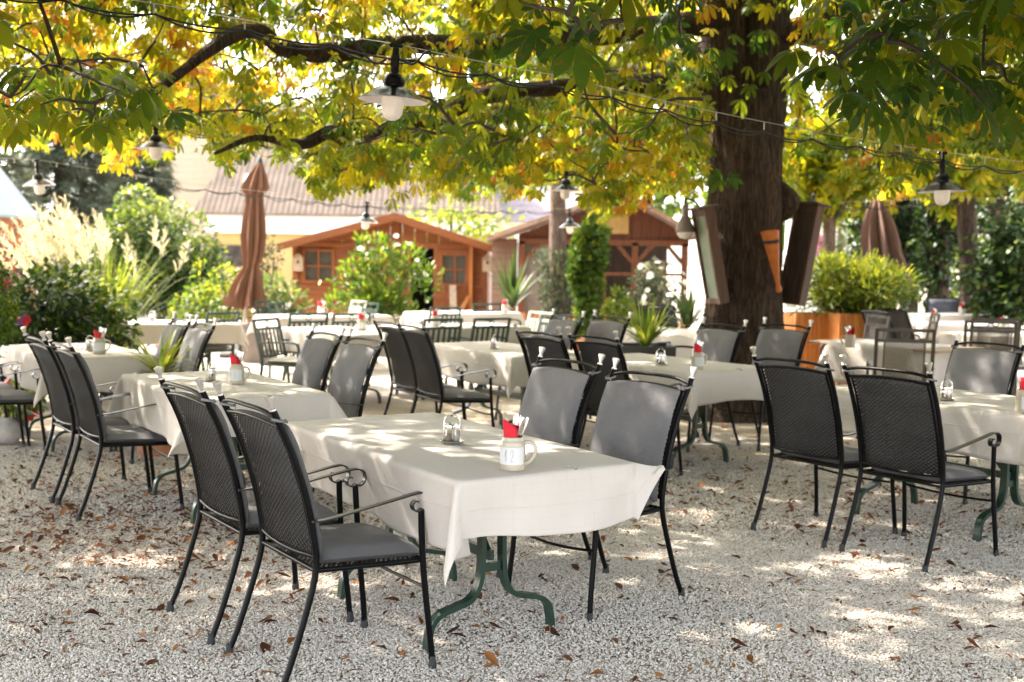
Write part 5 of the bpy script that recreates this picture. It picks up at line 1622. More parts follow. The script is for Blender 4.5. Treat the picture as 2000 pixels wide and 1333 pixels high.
shrub("petunia_pot", *xy(30, 9.75), .12, .44, .26, .22, 800, .050, SINGLE, LEAF["bright"], "low pot of red petunias below the grey seats at the left edge", 38, "planter", (.45, .28), pot=lambda r: pot_round(r, MT["plantergrey"], .11, .14), flowers=[("red_flower", LEAF["flower_red"], 14, .038)])
st = MB()
ico = [(math.cos(a) * math.cos(b) * .24 * (1 + .12 * math.sin(3 * a + b * 4)), math.sin(a) * math.cos(b) * .20, .10 + math.sin(b) * .15 * (1 + .1 * math.cos(2 * a))) for b in np.linspace(-PI / 2, PI / 2, 10) for a in np.linspace(0, 2 * PI, 16, endpoint=False)]
st.add(ico, [(j * 16 + i, j * 16 + (i + 1) % 16, (j + 1) * 16 + (i + 1) % 16, (j + 1) * 16 + i) for j in range(9) for i in range(16)])
so = st.build("boulder", MT["stone"], None, smooth=True)
so.location = (*xy(-2, 9.15), .01); so.scale = (.75, .75, .75)
tag(so, "pale rounded boulder on the gravel at the left edge", "stone")
def miscanthus():
    x, y = xy(196, 15.2)
    root = empty("plume_grass", (x, y, 0))
    rg = np.random.default_rng(44)
    n = 260
    a = rg.uniform(0, 2 * PI, n); el = np.clip(rg.normal(.95, .25, n), .3, 1.5); L = rg.uniform(1.2, 1.9, n)
    tips = np.column_stack([np.cos(a) * np.cos(el) * L * 1.0, np.sin(a) * np.cos(el) * L * .8, .2 + np.sin(el) * L * .95])
    base = np.column_stack([np.cos(a) * .16, np.sin(a) * .16, np.zeros(n)])
    blades("grass_blades", base, tips, .010, np.clip(.55 + rg.normal(size=n) * .3, 0, 1), LEAF["bamboo"], root, sag=.28, n=9)
    # a fountain of long bent blades towards the right
    n = 46
    tips = np.column_stack([rg.uniform(.35, .95, n), rg.uniform(-.4, .1, n), rg.uniform(.65, 1.5, n)])
    base = np.column_stack([rg.uniform(.05, .25, n), rg.uniform(-.1, .1, n), rg.uniform(.2, .5, n)])
    blades("bent_blades", base, tips, .011, np.clip(.8 + rg.normal(size=n) * .2, 0, 1), LEAF["variegated"], root, sag=.65, n=12)
    m = 62
    Ps, Ds, Ns, Sz, Ti = [], [], [], [], []
    st_ = MB()
    for k in range(m):
        a = rg.normal(PI, 1.3); el = rg.normal(1.15, .18); L = rg.uniform(1.45, 1.95)
        tip = np.array([math.cos(a) * math.cos(el) * L - .12, math.sin(a) * math.cos(el) * L * .8, math.sin(el) * L * 1.0])
        b = np.array([math.cos(a) * .08, math.sin(a) * .08, 0])
        d = (tip - b); d /= np.linalg.norm(d)
        st_.tube([tuple(b), tuple(b * .4 + tip * .6 + np.array([0, 0, .06])), tuple(tip)], .004, 4)
        h = rg.uniform(.32, .48)
        side = np.array([-.6, -.1, .2])
        for q in range(44):
            t = q / 43
            Ps.append(tip - d * h * .1 + (d * h + side * h * .35 * t) * t)
            dd = d * .7 + side * (.2 + .4 * t) + rg.normal(size=3) * .30
            Ds.append(dd); Ns.append(rg.normal(size=3)); Sz.append(rg.uniform(.09, .17) * (1.1 - .5 * t)); Ti.append(rg.random())
    st_.build("plume_stalks", MT["stem"], root)
    leaves("plumes", np.array(Ps), np.array(Ns), np.array(Ds), np.array(Sz), np.array(Ti), NARROW, LEAF["plume"], root, width=.45)
    tag(root, "pampas like silver grass with cream plumes at the upper left", "ornamental grass")
miscanthus()
# middle
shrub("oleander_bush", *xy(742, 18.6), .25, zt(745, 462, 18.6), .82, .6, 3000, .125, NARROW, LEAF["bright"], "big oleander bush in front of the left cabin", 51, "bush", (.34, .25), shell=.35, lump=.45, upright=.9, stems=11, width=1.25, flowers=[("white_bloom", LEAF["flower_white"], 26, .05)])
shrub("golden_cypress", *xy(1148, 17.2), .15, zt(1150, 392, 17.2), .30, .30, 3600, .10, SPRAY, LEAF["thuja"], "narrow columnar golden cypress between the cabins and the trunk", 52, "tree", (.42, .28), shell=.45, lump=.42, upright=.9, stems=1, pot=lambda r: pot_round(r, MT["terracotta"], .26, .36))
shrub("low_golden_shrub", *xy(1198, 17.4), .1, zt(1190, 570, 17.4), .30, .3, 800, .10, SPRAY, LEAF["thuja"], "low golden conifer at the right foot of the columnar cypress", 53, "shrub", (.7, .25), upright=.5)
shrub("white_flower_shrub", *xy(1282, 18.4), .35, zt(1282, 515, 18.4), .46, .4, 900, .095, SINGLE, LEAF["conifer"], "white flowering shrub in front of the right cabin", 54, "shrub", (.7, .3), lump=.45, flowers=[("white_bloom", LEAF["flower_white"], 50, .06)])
def ivy_trunk():
    x, y = xy(1086, 19.2)
    root = empty("ivy_clad_tree", (x, y, 0))
    tag(root, "thin pale trunk with a hanging collar of grey ivy, right of the agave", "tree")
    tm = MB(); tm.add(*trunk_mesh([(0, 0, -.05), (.02, 0, 1), (.0, 0, 2.4), (-.03, 0, 3.6), (.05, 0, 5.2)], [.17, .14, .135, .125, .08], 20, .03, .03, 12))
    tm.build("trunk", MT["greybark"], root, smooth=True)
    rg = np.random.default_rng(61)
    n = 2600
    zz = rg.uniform(.15, 1.75, n); a = rg.uniform(0, 2 * PI, n)
    r = .30 + .07 * np.sin(a * 5) + np.where(zz > 1.5, .05, 0) - .05 * (1.7 - zz)
    r = r * rg.uniform(.8, 1.05, n)
    P = np.column_stack([np.cos(a) * r, np.sin(a) * r, zz]); d = np.column_stack([np.cos(a), np.sin(a), np.zeros(n)])
    leaves("ivy", P, d + rg.normal(size=(n, 3)) * .4, np.column_stack([rg.normal(size=(n, 2)) * .4, -np.ones(n)]), rg.uniform(.05, .09, n), rg.random(n), SINGLE, LEAF["conifer"], root)
    # crown high above the picture
    P, d, rg = leaf_body(900, 0, 0, 5.4, 2.6, 2.2, 1.5, 62, .3, .4)
    leaves("crown", P, d * .4 + rg.normal(size=(900, 3)) * .4 + np.array([0, 0, .7]), d + rg.normal(size=(900, 3)) * .5, rg.uniform(.2, .3, 900), np.clip(.6 + rg.normal(size=900) * .2, 0, 1), PALM, LEAF["chestnut"], root)
ivy_trunk()
def planter_box(u, d, w, h, label, mt=None, rz=0.0):
    x, y = xy(u, d)
    root = empty("planter_box", (x, y, 0), rz)
    m = MB()
    n = 9
    for sx, sy in ((0, -1), (0, 1), (1, 0), (-1, 0)):
        for i in range(n):
            q = -w / 2 + w * (i + .5) / n
            ww = w / n - .006
            if sx == 0: m.box((q, sy * (w / 2), h / 2), (ww, .022, h))
            else: m.box((sx * (w / 2 - .012), q * .96, h / 2), (.022, ww, h))
    m.build("side_boards", mt or MT["planterwood"], root)
    MB().box((0, 0, h - .06), (w - .06, w - .06, .02)).build("soil", MT["dark"], root)
    return tag(root, label, "planter", "orange wooden planter boxes")
planter_box(1663, 14.6, .54, .92, "orange board planter right of the trunk, under the feathery bush", rz=.12)
planter_box(1578, 14.9, .52, .90, "orange board planter half behind the trunk", rz=.1)
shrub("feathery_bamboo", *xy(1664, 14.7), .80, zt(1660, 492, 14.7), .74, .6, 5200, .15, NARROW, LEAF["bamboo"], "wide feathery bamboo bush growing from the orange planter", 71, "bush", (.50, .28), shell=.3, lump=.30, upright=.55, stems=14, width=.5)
root = empty("planter_box", (*xy(508, 16.6), 0))
pot_square(root, MT["plantermid"], .46, .56)
tag(root, "taupe square planter at the foot of the closed parasol", "planter")

# ------------------------------------------------------------------ cabins
def siding(mb, x0, x1, z0, z1, y, step=.115, holes=(), t=.024):
    """lapped boards facing -y, with rectangular holes"""
    z = z0
    while z < z1 - .001:
        h = min(step, z1 - z)
        segs = [(x0, x1)]
        for hx0, hx1, hz0, hz1 in holes:
            if z + h > hz0 + .001 and z < hz1 - .001:
                new = []
                for a, b in segs:
                    if hx1 <= a or hx0 >= b: new.append((a, b)); continue
                    if hx0 > a: new.append((a, hx0))
                    if hx1 < b: new.append((hx1, b))
                segs = new
        for a, b in segs:
            mb.add([(a, y - t, z), (b, y - t, z), (b, y, z), (a, y, z), (a, y - t * .35, z + h), (b, y - t * .35, z + h), (b, y, z + h), (a, y, z + h)],
                   [(0, 1, 5, 4), (3, 2, 1, 0), (1, 2, 6, 5), (0, 4, 7, 3), (4, 5, 6, 7), (2, 3, 7, 6)])
        z += step
def window(parent, x, z, w, h, y, frame_m, nx=2, nz=2):
    f = MB()
    b = .06
    f.box((x - w / 2 - b / 2, y, z), (b, .05, h + 2 * b)); f.box((x + w / 2 + b / 2, y, z), (b, .05, h + 2 * b))
    f.box((x, y, z + h / 2 + b / 2), (w, .048, b)); f.box((x, y - .01, z - h / 2 - b / 2), (w, .07, b))
    for i in range(1, nx): f.box((x - w / 2 + w * i / nx, y - .002, z), (.035, .036, h))
    for i in range(1, nz): f.box((x, y + .002, z - h / 2 + h * i / nz), (w, .032, .035))
    fo = f.build("window", frame_m, parent)
    MB().box((x, y + .03, z), (w, .008, h)).build("pane", MT["pane"], fo)
    return fo
def cabin_one():
    d = 24.0
    xl, xr = float(at(572, 560, d)[0]), float(at(952, 560, d)[0])
    cx = (xl + xr) / 2; hw = (xr - xl) / 2
    ze = zt(575, 478, d); za = zt(775, 426, d)
    root = empty("garden_cabin", (cx, d, 0))
    tag(root, "orange stained wooden garden cabin with open doorway, left of the agave", "cabin")
    def X(u): return float(at(u, 560, d)[0]) - cx
    win = (X(597), X(648), zt(620, 548, d), zt(620, 492, d))
    dr = (X(803), X(847), 0, zt(825, 484, d))
    w2 = (X(862), X(915), zt(890, 554, d), zt(890, 500, d))
    m = MB()
    siding(m, -hw, hw, 0, ze, 0, .125, holes=(win, dr, (X(850), X(920), 0, zt(890, 488, d))))
    apx = X(775)
    # gable boards, upright
    k = 16
    for i in range(k):
        a, b = -hw + 2 * hw * i / k, -hw + 2 * hw * (i + 1) / k
        def top(x): return ze + (za - ze) * (1 - abs(x - apx) / ((apx + hw) if x < apx else (hw - apx)))
        a2, b2 = a + .004, b - .004
        V = [(a2, -.03, ze), (b2, -.03, ze), (b2, -.03, top(b2)), (a2, -.03, top(a2)), (a2, 0, ze), (b2, 0, ze), (b2, 0, top(b2)), (a2, 0, top(a2))]
        m.add(V, [(0, 1, 2, 3), (7, 6, 5, 4), (0, 4, 5, 1), (3, 2, 6, 7), (0, 3, 7, 4), (1, 5, 6, 2)])
    m.box((-hw + .05, -.03, ze / 2), (.10, .05, ze)); m.box((hw - .05, -.03, ze / 2), (.10, .05, ze))
    m.box((0, -.045, ze), (2 * hw, .03, .10))
    m.box((apx, -.05, (ze + za) / 2), (.10, .03, za - ze - .1))
    # side walls and rear
    m.box((-hw + .02, 1.6, ze / 2), (.04, 3.15, ze)); m.box((hw - .02, 1.6, ze / 2), (.04, 3.15, ze)); m.box((0, 3.2, ze / 2), (2 * hw, .04, ze))
    m.build("wall", MT["orangewood"], root)
    rf = MB()
    for sx in (-1, 1):
        xe = (-hw - .22) if sx < 0 else (hw + .10)
        run = abs(xe - apx)
        slope = (za - ze) / ((apx + hw) if sx < 0 else (hw - apx))
        zE = za - slope * run + .02
        V = [(apx, -.45, za + .03), (xe, -.45, zE), (xe, 3.4, zE), (apx, 3.4, za + .03), (apx, -.45, za + .09), (xe, -.45, zE + .06), (xe, 3.4, zE + .06), (apx, 3.4, za + .09)]
        rf.add(V, [(0, 1, 2, 3), (7, 6, 5, 4), (0, 4, 5, 1), (1, 5, 6, 2), (2, 6, 7, 3), (3, 7, 4, 0)])
    rf.build("roof", MT["cabinroof"], root)
    fb = MB()
    for sx in (-1, 1):
        xe = (-hw - .24) if sx < 0 else (hw + .12)
        slope = (za - ze) / ((apx + hw) if sx < 0 else (hw - apx))
        zE = za - slope * abs(xe - apx)
        V = [(apx, -.50, za - .08), (xe, -.50, zE - .08), (xe, -.50, zE + .07), (apx, -.50, za + .09), (apx, -.46, za - .08), (xe, -.46, zE - .08), (xe, -.46, zE + .07), (apx, -.46, za + .09)]
        fb.add(V, [(0, 1, 2, 3), (7, 6, 5, 4), (0, 4, 5, 1), (3, 2, 6, 7), (1, 5, 6, 2), (0, 3, 7, 4)])
    fb.build("barge_board", MT["orangewood"], root)
    window(root, (win[0] + win[1]) / 2, (win[2] + win[3]) / 2, win[1] - win[0], win[3] - win[2], -.03, MT["orangewoodv"])
    # open doorway's dark room
    m = MB().box(((dr[0] + dr[1]) / 2, 1.2, dr[3] / 2), (dr[1] - dr[0] + .8, .04, dr[3]))
    m.build("inner_wall", MT["dark"], root)
    fr_ = MB()
    fr_.box((dr[0] - .04, -.04, dr[3] / 2), (.08, .06, dr[3])); fr_.box((dr[1] + .04, -.042, dr[3] / 2), (.08, .06, dr[3])); fr_.box(((dr[0] + dr[1]) / 2, -.045, dr[3] + .05), (dr[1] - dr[0] + .16, .06, .10))
    fr_.build("door_frame", MT["orangewoodv"], root)
    dm = MB()
    dx0, dx1, dz = X(850), X(920), zt(890, 488, d)
    n = 6
    for i in range(n):
        a = dx0 + (dx1 - dx0) * i / n
        wv = (dx1 - dx0) / n
        if i in (0, n - 1):
            dm.box((a + wv / 2, -.05, dz / 2), (wv - .004, .035, dz))
        else:
            dm.box((a + wv / 2, -.05, (w2[2] - .05) / 2), (wv - .004, .035, w2[2] - .05)); dm.box((a + wv / 2, -.05, (w2[3] + .05 + dz) / 2), (wv - .004, .035, dz - w2[3] - .05))
    dm.box(((dx0 + dx1) / 2, -.078, .75), (dx1 - dx0 - .04, .02, .10))
    do = dm.build("door", MT["orangewoodv"], root)
    window(do, (w2[0] + w2[1]) / 2, (w2[2] + w2[3]) / 2, w2[1] - w2[0] - .05, w2[3] - w2[2], -.06, MT["orangewoodv"])
    m = MB().box((X(920), -.14, zt(920, 482, d) / 2), (.07, .10, zt(920, 482, d)))
    m.build("open_shutter_edge", MT["planterwood"], root)
    window(root, X(934), (w2[2] + w2[3]) / 2 + .02, .12, w2[3] - w2[2] + .1, -.035, MT["orangewoodv"], 1, 2)
    return root
MT["cabinroof"] = mat("pale shingle roof", (0.46, 0.40, 0.35), rough=.9, var=.25, scale=12)
MT["oldroof"] = mat("red brown shingle roof", (0.34, 0.22, 0.165), rough=.9, var=.35, scale=9, bump=.4, bscale=30)
cabin_one()
def birdhouse(u, v, d, label, mt):
    p = at(u, v, d)
    root = empty("birdhouse", tuple(float(q) for q in p))
    m = MB(); w, h, dp = .20, .34, .12
    V = [(-w / 2, 0, -h / 2), (w / 2, 0, -h / 2), (w / 2, 0, h * .25), (0, 0, h / 2), (-w / 2, 0, h * .25)]
    V += [(x, dp, z) for x, y, z in V]
    m.add(V, [(0, 1, 2, 3, 4), (9, 8, 7, 6, 5)] + [(i, 5 + i, 5 + (i + 1) % 5, (i + 1) % 5) for i in range(5)])
    m.build("body", mt, root)
    for s in (-1, 1):
        MB().box((s * w * .29, dp / 2 - .02, h * .40), (w * .75, dp + .06, .018), ry=s * .78).build("roof_board", mt, root)
    MB().lathe([(.026, 0), (.026, .012)], 14, (0, 0, .02), rot=Matrix.Rotation(PI / 2, 3, "X")).build("entrance_hole", MT["dark"], root)
    tag(root, label, "birdhouse")
birdhouse(582, 514, 23.82, "pale wooden birdhouse on the cabin wall left of its window", MT["palewood"])
birdhouse(952, 515, 23.70, "pale birdhouse at the cabin's right corner by the agave", MT["palewood"])
def plank_leaning():
    a, b = at(886, 622, 23.4), at(884, 558, 23.75)
    o = MB().bar([tuple(a), tuple(b)], .14, .03).build("leaning_plank", MT["palewood"])
    tag(o, "grey plank leaning on the cabin door", "plank")
    a, b = at(900, 608, 23.3), at(916, 580, 23.7)
    o = MB().bar([tuple(a), tuple(b)], .08, .04).build("leaning_plank", MT["planterwood"])
    tag(o, "orange batten leaning slanted beside the cabin door", "plank")
plank_leaning()
def cabin_two():
    d = 21.5
    def X(u): return float(at(u, 560, d)[0])
    xl, xr = X(1012), X(1342)
    cx = (xl + xr) / 2; hw = (xr - xl) / 2
    root = empty("timber_pavilion", (cx, d, 0))
    tag(root, "red brown timber pavilion with open upper front, behind the cypress", "cabin")
    def x(u): return X(u) - cx
    ze = zt(1180, 462, d); za = zt(1205, 388, d)
    apx = x(1205)
    zm = zt(1250, 475, d); zr = zt(1250, 536, d)
    m = MB()
    # gable of upright boards
    k = 18
    def top(q): return ze + .02 + (za - ze) * max(0, 1 - abs(q - apx) / ((apx + hw) if q < apx else (hw - apx)))
    for i in range(k):
        a, b = -hw + 2 * hw * i / k + .004, -hw + 2 * hw * (i + 1) / k - .004
        V = [(a, -.03, zm), (b, -.03, zm), (b, -.03, top(b)), (a, -.03, top(a)), (a, 0, zm), (b, 0, zm), (b, 0, top(b)), (a, 0, top(a))]
        m.add(V, [(0, 1, 2, 3), (7, 6, 5, 4), (0, 4, 5, 1), (3, 2, 6, 7), (0, 3, 7, 4), (1, 5, 6, 2)])
    mb_ = MB(); mb_.add([(-hw, .02, zm), (hw, .02, zm), (hw, .02, ze), (apx, .02, za), (-hw, .02, ze), (-hw, .05, zm), (hw, .05, zm), (hw, .05, ze), (apx, .05, za), (-hw, .05, ze)], [(0, 1, 2, 3, 4), (9, 8, 7, 6, 5)]); mb_.build("gable_backing", MT["darkwood"], root)
    m.build("gable", MT["redwoodv"], root)
    p = MB()
    for u in (1018, 1238, 1335):
        p.box((x(u), -.05, zm / 2), (.11, .11, zm))
    p.box((0, -.055, zm), (2 * hw, .10, .10)); p.box((x(1200), -.05, zr), (x(1330) - x(1070), .07, .06)); p.box((x(1180), -.05, zr / 2), (.06, .06, zr - .02))
    for s in (-1, 1):
        p.bar([(x(1238) + s * .05, -.055, zm - .36), (x(1238) + s * .32, -.055, zm - .05)], .07, .07)
    p.bar([(x(1335) - .05, -.055, zm - .36), (x(1335) - .32, -.055, zm - .05)], .07, .07)
    p.bar([(x(1018) + .05, -.055, zm - .36), (x(1018) + .32, -.055, zm - .05)], .07, .07)
    p.build("post", MT["pavwood"], root)
    w = MB()
    w.box((x(1050), .02, zm / 2), (x(1082) - x(1020), .03, zm)); w.build("wall_panel", MT["plantermid"], root)
    w = MB(); w.box((0, 2.9, zm / 2), (2 * hw, .04, zm)); w.box((-hw + .02, 1.45, zm / 2), (.04, 2.9, zm)); w.build("rear_wall", MT["darkwood"], root)
    w = MB()
    for u, v0, v1 in ((1291, 512, 535), (1319, 510, 535), (1319, 540, 572)):
        w.box((x(u), 2.0, (zt(u, v0, d + 2) + zt(u, v1, d + 2)) / 2), (.17 if u < 1300 else .12, .02, zt(u, v0, d + 2) - zt(u, v1, d + 2)))
    w.build("rear_pane", MT["cream"], root)
    MB().box(((x(1165) + x(1222)) / 2, -.065, (zt(1190, 420, d) + zt(1190, 456, d)) / 2), (x(1222) - x(1160), .03, zt(1190, 418, d) - zt(1190, 456, d))).build("blind_panel", MT["blind"], root)
    rf = MB()
    for sx in (-1, 1):
        xe = x(950) if sx < 0 else (hw + .15)
        slope = (za - ze) / ((apx + hw) if sx < 0 else (hw - apx))
        zE = za - slope * abs(xe - apx) * (.93 if sx < 0 else 1) + .04
        V = [(apx, -.6, za + .05), (xe, -.6, zE), (xe, 3.2, zE), (apx, 3.2, za + .05), (apx, -.6, za + .13), (xe, -.6, zE + .08), (xe, 3.2, zE + .08), (apx, 3.2, za + .13)]
        rf.add(V, [(0, 1, 2, 3), (7, 6, 5, 4), (0, 4, 5, 1), (1, 5, 6, 2), (2, 6, 7, 3), (3, 7, 4, 0)])
    rf.build("roof", MT["oldroof"], root)
    s = MB(); siding(s, x(958), x(1010), 0, ze - .05, .9, .12); s.build("side_wall", MT["oldsiding"], root)
MT["blind"] = mat("ochre blind", (0.40, 0.25, 0.09), rough=.8)
MT["oldsiding"] = plank_mat("weathered mauve siding", (0.25, 0.15, 0.115), axis=0)
cabin_two()
def kiosk():
    d = 22.0
    x0 = float(at(0, 400, d)[0])
    root = empty("wooden_kiosk", (x0 - .6, d, 0))
    tag(root, "orange timber kiosk with pale metal roof cut by the left edge", "kiosk")
    def X(u): return float(at(u, 400, d)[0]) - (x0 - .6)
    ze = zt(40, 428, d)
    m = MB()
    for u in (8, 22, 38):
        m.box((X(u), 0, ze / 2), (.10, .10, ze))
    m.box((X(0) - .3, 0, ze - .06), (2.0, .09, .12)); m.box((X(10), .04, .5), (1.1, .05, 1.0))
    for u in (-30, -60):
        m.box((X(u), 0, ze / 2), (.10, .10, ze))
    m.build("post", MT["orangewoodv"], root)
    rf = MB()
    V = [(X(66), -2.6, ze - .02), (X(66), .3, ze - .02), (X(-60), .3, zt(0, 268, d)), (X(-60), -2.6, zt(0, 268, d))]
    V += [(a, b, c + .05) for a, b, c in V]
    rf.add(V, [(0, 1, 2, 3), (7, 6, 5, 4), (0, 4, 5, 1), (1, 5, 6, 2), (2, 6, 7, 3), (3, 7, 4, 0)])
    rf.build("roof", MT["metalroof"], root)
kiosk()
def picket_fence():
    d = 20.6
    a, b = at(470, 612, d), at(1345, 604, d)
    x0, x1 = float(a[0]), float(b[0])
    root = empty("picket_edging", (x0, d, 0))
    n = int((x1 - x0) / .115)
    m = MB()
    for i in range(n):
        x = .115 * i
        h = .56 + .02 * math.sin(i * 2.3)
        V = [(x, -.02, 0), (x + .085, -.02, 0), (x + .085, -.02, h), (x + .042, -.02, h + .03), (x, -.02, h)]
        V += [(q, 0, z) for q, y, z in V]
        m.add(V, [(0, 1, 2, 3, 4), (9, 8, 7, 6, 5)] + [(k, 5 + k, 5 + (k + 1) % 5, (k + 1) % 5) for k in range(5)])
    m.build("pickets", MT["planterwood"], root)
    MB().box(((x1 - x0) / 2, .022, .30), (x1 - x0, .035, .06)).build("rail", MT["planterwood"], root)
    tag(root, "low orange picket edging in front of the cabins", "fence")
picket_fence()

# ------------------------------------------------------------------ the house behind
def house():
    d = 40.0
    def X(u, dd=d): return float(at(u, 430, dd)[0])
    zE, zR = zt(700, 423, d), 7.3
    cx = X(700)
    root = empty("house", (cx, d, 0))
    tag(root, "long house with pale tiled roof, white band and yellow wall behind the cabin", "house")
    x0, x1 = X(395) - cx, X(970) - cx
    m = MB().box(((x0 + x1) / 2, 5.0, zE / 2 - .2), (x1 - x0 - .8, 9.2, zE - .4)); m.build("wall", MT["yellow"], root)
    m = MB().box(((x0 + x1) / 2, .30, zE - .32), (x1 - x0 - .1, .45, .62)); m.build("eave_band", MT["whitewall"], root)
    MB().box((X(452) - cx, .36, zt(450, 500, d)), (1.25, .10, .75)).build("window", MT["pane"], root)
    # tiled slope with real rolls
    nu, nv = 300, 34
    hip = X(505, 44) - cx
    V = []
    for j in range(nv * 2 + 1):
        t = j / (nv * 2)
        row = (j // 2) / nv
        lift = .05 * (j % 2)
        y = -.1 + t * 4.6; z = zE + (zR - zE) * t + lift
        xl, xr = x0 - .3 + (hip - x0) * t * 1.0, x1 + .2 - 1.2 * t
        for i in range(nu + 1):
            x = xl + (xr - xl) * i / nu
            V.append((x, y, z + .045 * abs(math.sin(x * 2 * PI / .40))))
    F = [(j * (nu + 1) + i, j * (nu + 1) + i + 1, (j + 1) * (nu + 1) + i + 1, (j + 1) * (nu + 1) + i) for j in range(nv * 2) for i in range(nu)]
    rf = MB(); rf.add(V, F)
    rf.add([(x0 - .3, -.1, zE - .02), (x1 + .2, -.1, zE - .02), (x1 + .2, -.1, zE + .06), (x0 - .3, -.1, zE + .06)], [(0, 1, 2, 3)])
    # left hip and back slope
    rf.add([(x0 - .3, -.1, zE), (hip - .3, 4.5, zR), (hip, 4.5, zR), (x1 - 1, 4.5, zR), (x1, 9.8, zE), (x0 - .3, 9.8, zE)], [(0, 1, 5), (1, 3, 4, 5)])
    rf.build("roof", MT["tiles"], root)
    sk = MB().box((X(478) - cx, .95 + .15, zt(478, 360, d) + .18), (.55, .10, .75), rx=-.9); sk.build("skylight", MT["skyglass"], root)
MT["tiles"] = mat("old clay tiles", (0.165, 0.122, 0.090), rough=.85, var=.22, scale=2.2, bump=.1, bscale=12)
MT["skyglass"] = mat("skylight glass", (0.42, 0.50, 0.58), rough=.1, spec=.8)
house()
def side_house():
    d = 47.0
    def X(u): return float(at(u, 330, d)[0])
    root = empty("tall_house", ((X(330) + X(452)) / 2, d, 0))
    tag(root, "tall cream boarded house wall behind the grey conifer", "house")
    w = X(470) - X(300)
    m = MB(); siding(m, -w / 2, w / 2, 0, 7.6, 0, .26); m.box((0, 3, 3.8), (w, 5.9, 7.6)); m.build("wall", MT["cream"], root)
    m = MB(); V = [(-w / 2 - .3, -.4, 7.6), (w / 2 + .3, -.4, 7.6), (w / 2 + .3, 6.4, 7.6), (-w / 2 - .3, 6.4, 7.6), (0, -.4, 9.6), (0, 6.4, 9.6)]
    m.add(V, [(0, 1, 4), (1, 2, 5, 4), (2, 3, 5), (3, 0, 4, 5), (3, 2, 1, 0)]); m.build("roof", MT["tiles"], root)
side_house()
def far_house():
    d = 42.0
    def X(u): return float(at(u, 430, d)[0])
    root = empty("low_house", (X(940), d, 0))
    tag(root, "low house with grey tiled roof right of the cabin gable", "house")
    z = zt(930, 432, d)
    MB().box((0, 3, z / 2), (7, 6, z)).build("wall", MT["whitewall"], root)
    m = MB(); V = [(-3.8, -.3, z), (3.8, -.3, z), (3.8, 6.3, z), (-3.8, 6.3, z), (-3.8, 3, z + 1.5), (3.8, 3, z + 1.5)]
    m.add(V, [(0, 1, 5, 4), (2, 3, 4, 5), (1, 2, 5), (3, 0, 4), (3, 2, 1, 0)]); m.build("roof", MT["slate"], root)
MT["slate"] = mat("grey violet tiles", (0.22, 0.18, 0.185), rough=.85, var=.25, scale=4)
far_house()
def painted_wall():
    d = 30.0
    def X(u): return float(at(u, 480, d)[0])
    root = empty("painted_wall", (X(1590), d, 0))
    tag(root, "pale wall with blue and pink spray paint, right of the trunk", "wall")
    MB().box((0, .1, 1.35), (X(1640) - X(1535), .2, 2.7)).build("wall", MT["whitewall"], root)
    rg = np.random.default_rng(3)
    for nm, c, pts in (("blue_paint", MT["blue"], [(1568, 470, .22), (1578, 485, .26), (1570, 500, .2), (1584, 498, .18), (1562, 485, .16)]), ("pink_paint", MT["pink"], [(1592, 480, .2), (1600, 472, .22), (1584, 488, .12)])):
        m = MB()
        for iq, (u, v, r) in enumerate(pts):
            p = at(u, v, d - .012)
            k = 14
            V = [(float(p[0]) - X(1590) + r * math.cos(a) * (1 + .3 * math.sin(3 * a + u)), -.012 - .003 * iq - (.02 if "pink" in nm else 0), float(p[2]) + r * math.sin(a) * (1 + .3 * math.cos(2 * a + v))) for a in np.linspace(0, 2 * PI, k, endpoint=False)]
            V += [(x, -.001, z) for x, y, z in V]
            m.add(V, [tuple(range(k))] + [(i, k + i, k + (i + 1) % k, (i + 1) % k) for i in range(k)])
        m.build(nm, c, root)
MT["blue"] = mat("blue spray paint", (.05, .25, .65), rough=.6)
MT["pink"] = mat("pink spray paint", (.60, .10, .40), rough=.6)
painted_wall()

# ------------------------------------------------------------------ trees behind
def bg_tree(name, u, d, z0, z1, rx, ry, n, size, templ, mt, label, seed, tint=(.5, .25), tr=.18, bark="greybark", lump=.3, shell=.3, lean=0, group=None, trunk_u=None):
    x, y = xy(u, d)
    root = empty(name, (x, y, 0))
    tag(root, label, "tree", group)
    tm = MB(); tm.add(*trunk_mesh([(0, 0, -.05), (lean * .25, 0, z0 * .5 + .4), (lean * .7, 0, (z0 + z1) / 2), (lean, 0, z1 * .85)], [tr * 1.25, tr, tr * .7, tr * .2], 16, .06, .05, seed))
    for k in range(5):
        a = k * 1.3 + seed; zb = z0 + (z1 - z0) * (.1 + .1 * k)
        tm.tube(cr([(lean * .5, 0, zb), (lean * .5 + math.cos(a) * rx * .35, math.sin(a) * ry * .35, zb + .5), (lean * .5 + math.cos(a) * rx * .75, math.sin(a) * ry * .75, zb + .8)], 4), [tr * .4] * 4 + [tr * .22] * 4 + [.01], 7)
    tm.build("trunk", MT[bark], root, smooth=True)
    P, dd, rg = leaf_body(n, lean * .6, 0, (z0 + z1) / 2, rx * 1.1, ry * 1.1, (z1 - z0) / 2 * 1.05, seed, shell, lump, 22, clumps=26)
    leaves("crown", P, dd * .4 + rg.normal(size=(n, 3)) * .4 + np.array([0, 0, .7]), dd + rg.normal(size=(n, 3)) * .6 + np.array([0, 0, -.2]), size * rg.uniform(.6, 1.3, n), np.clip(tint[0] + tint[1] * rg.normal(size=n), 0, 1), templ, mt, root)
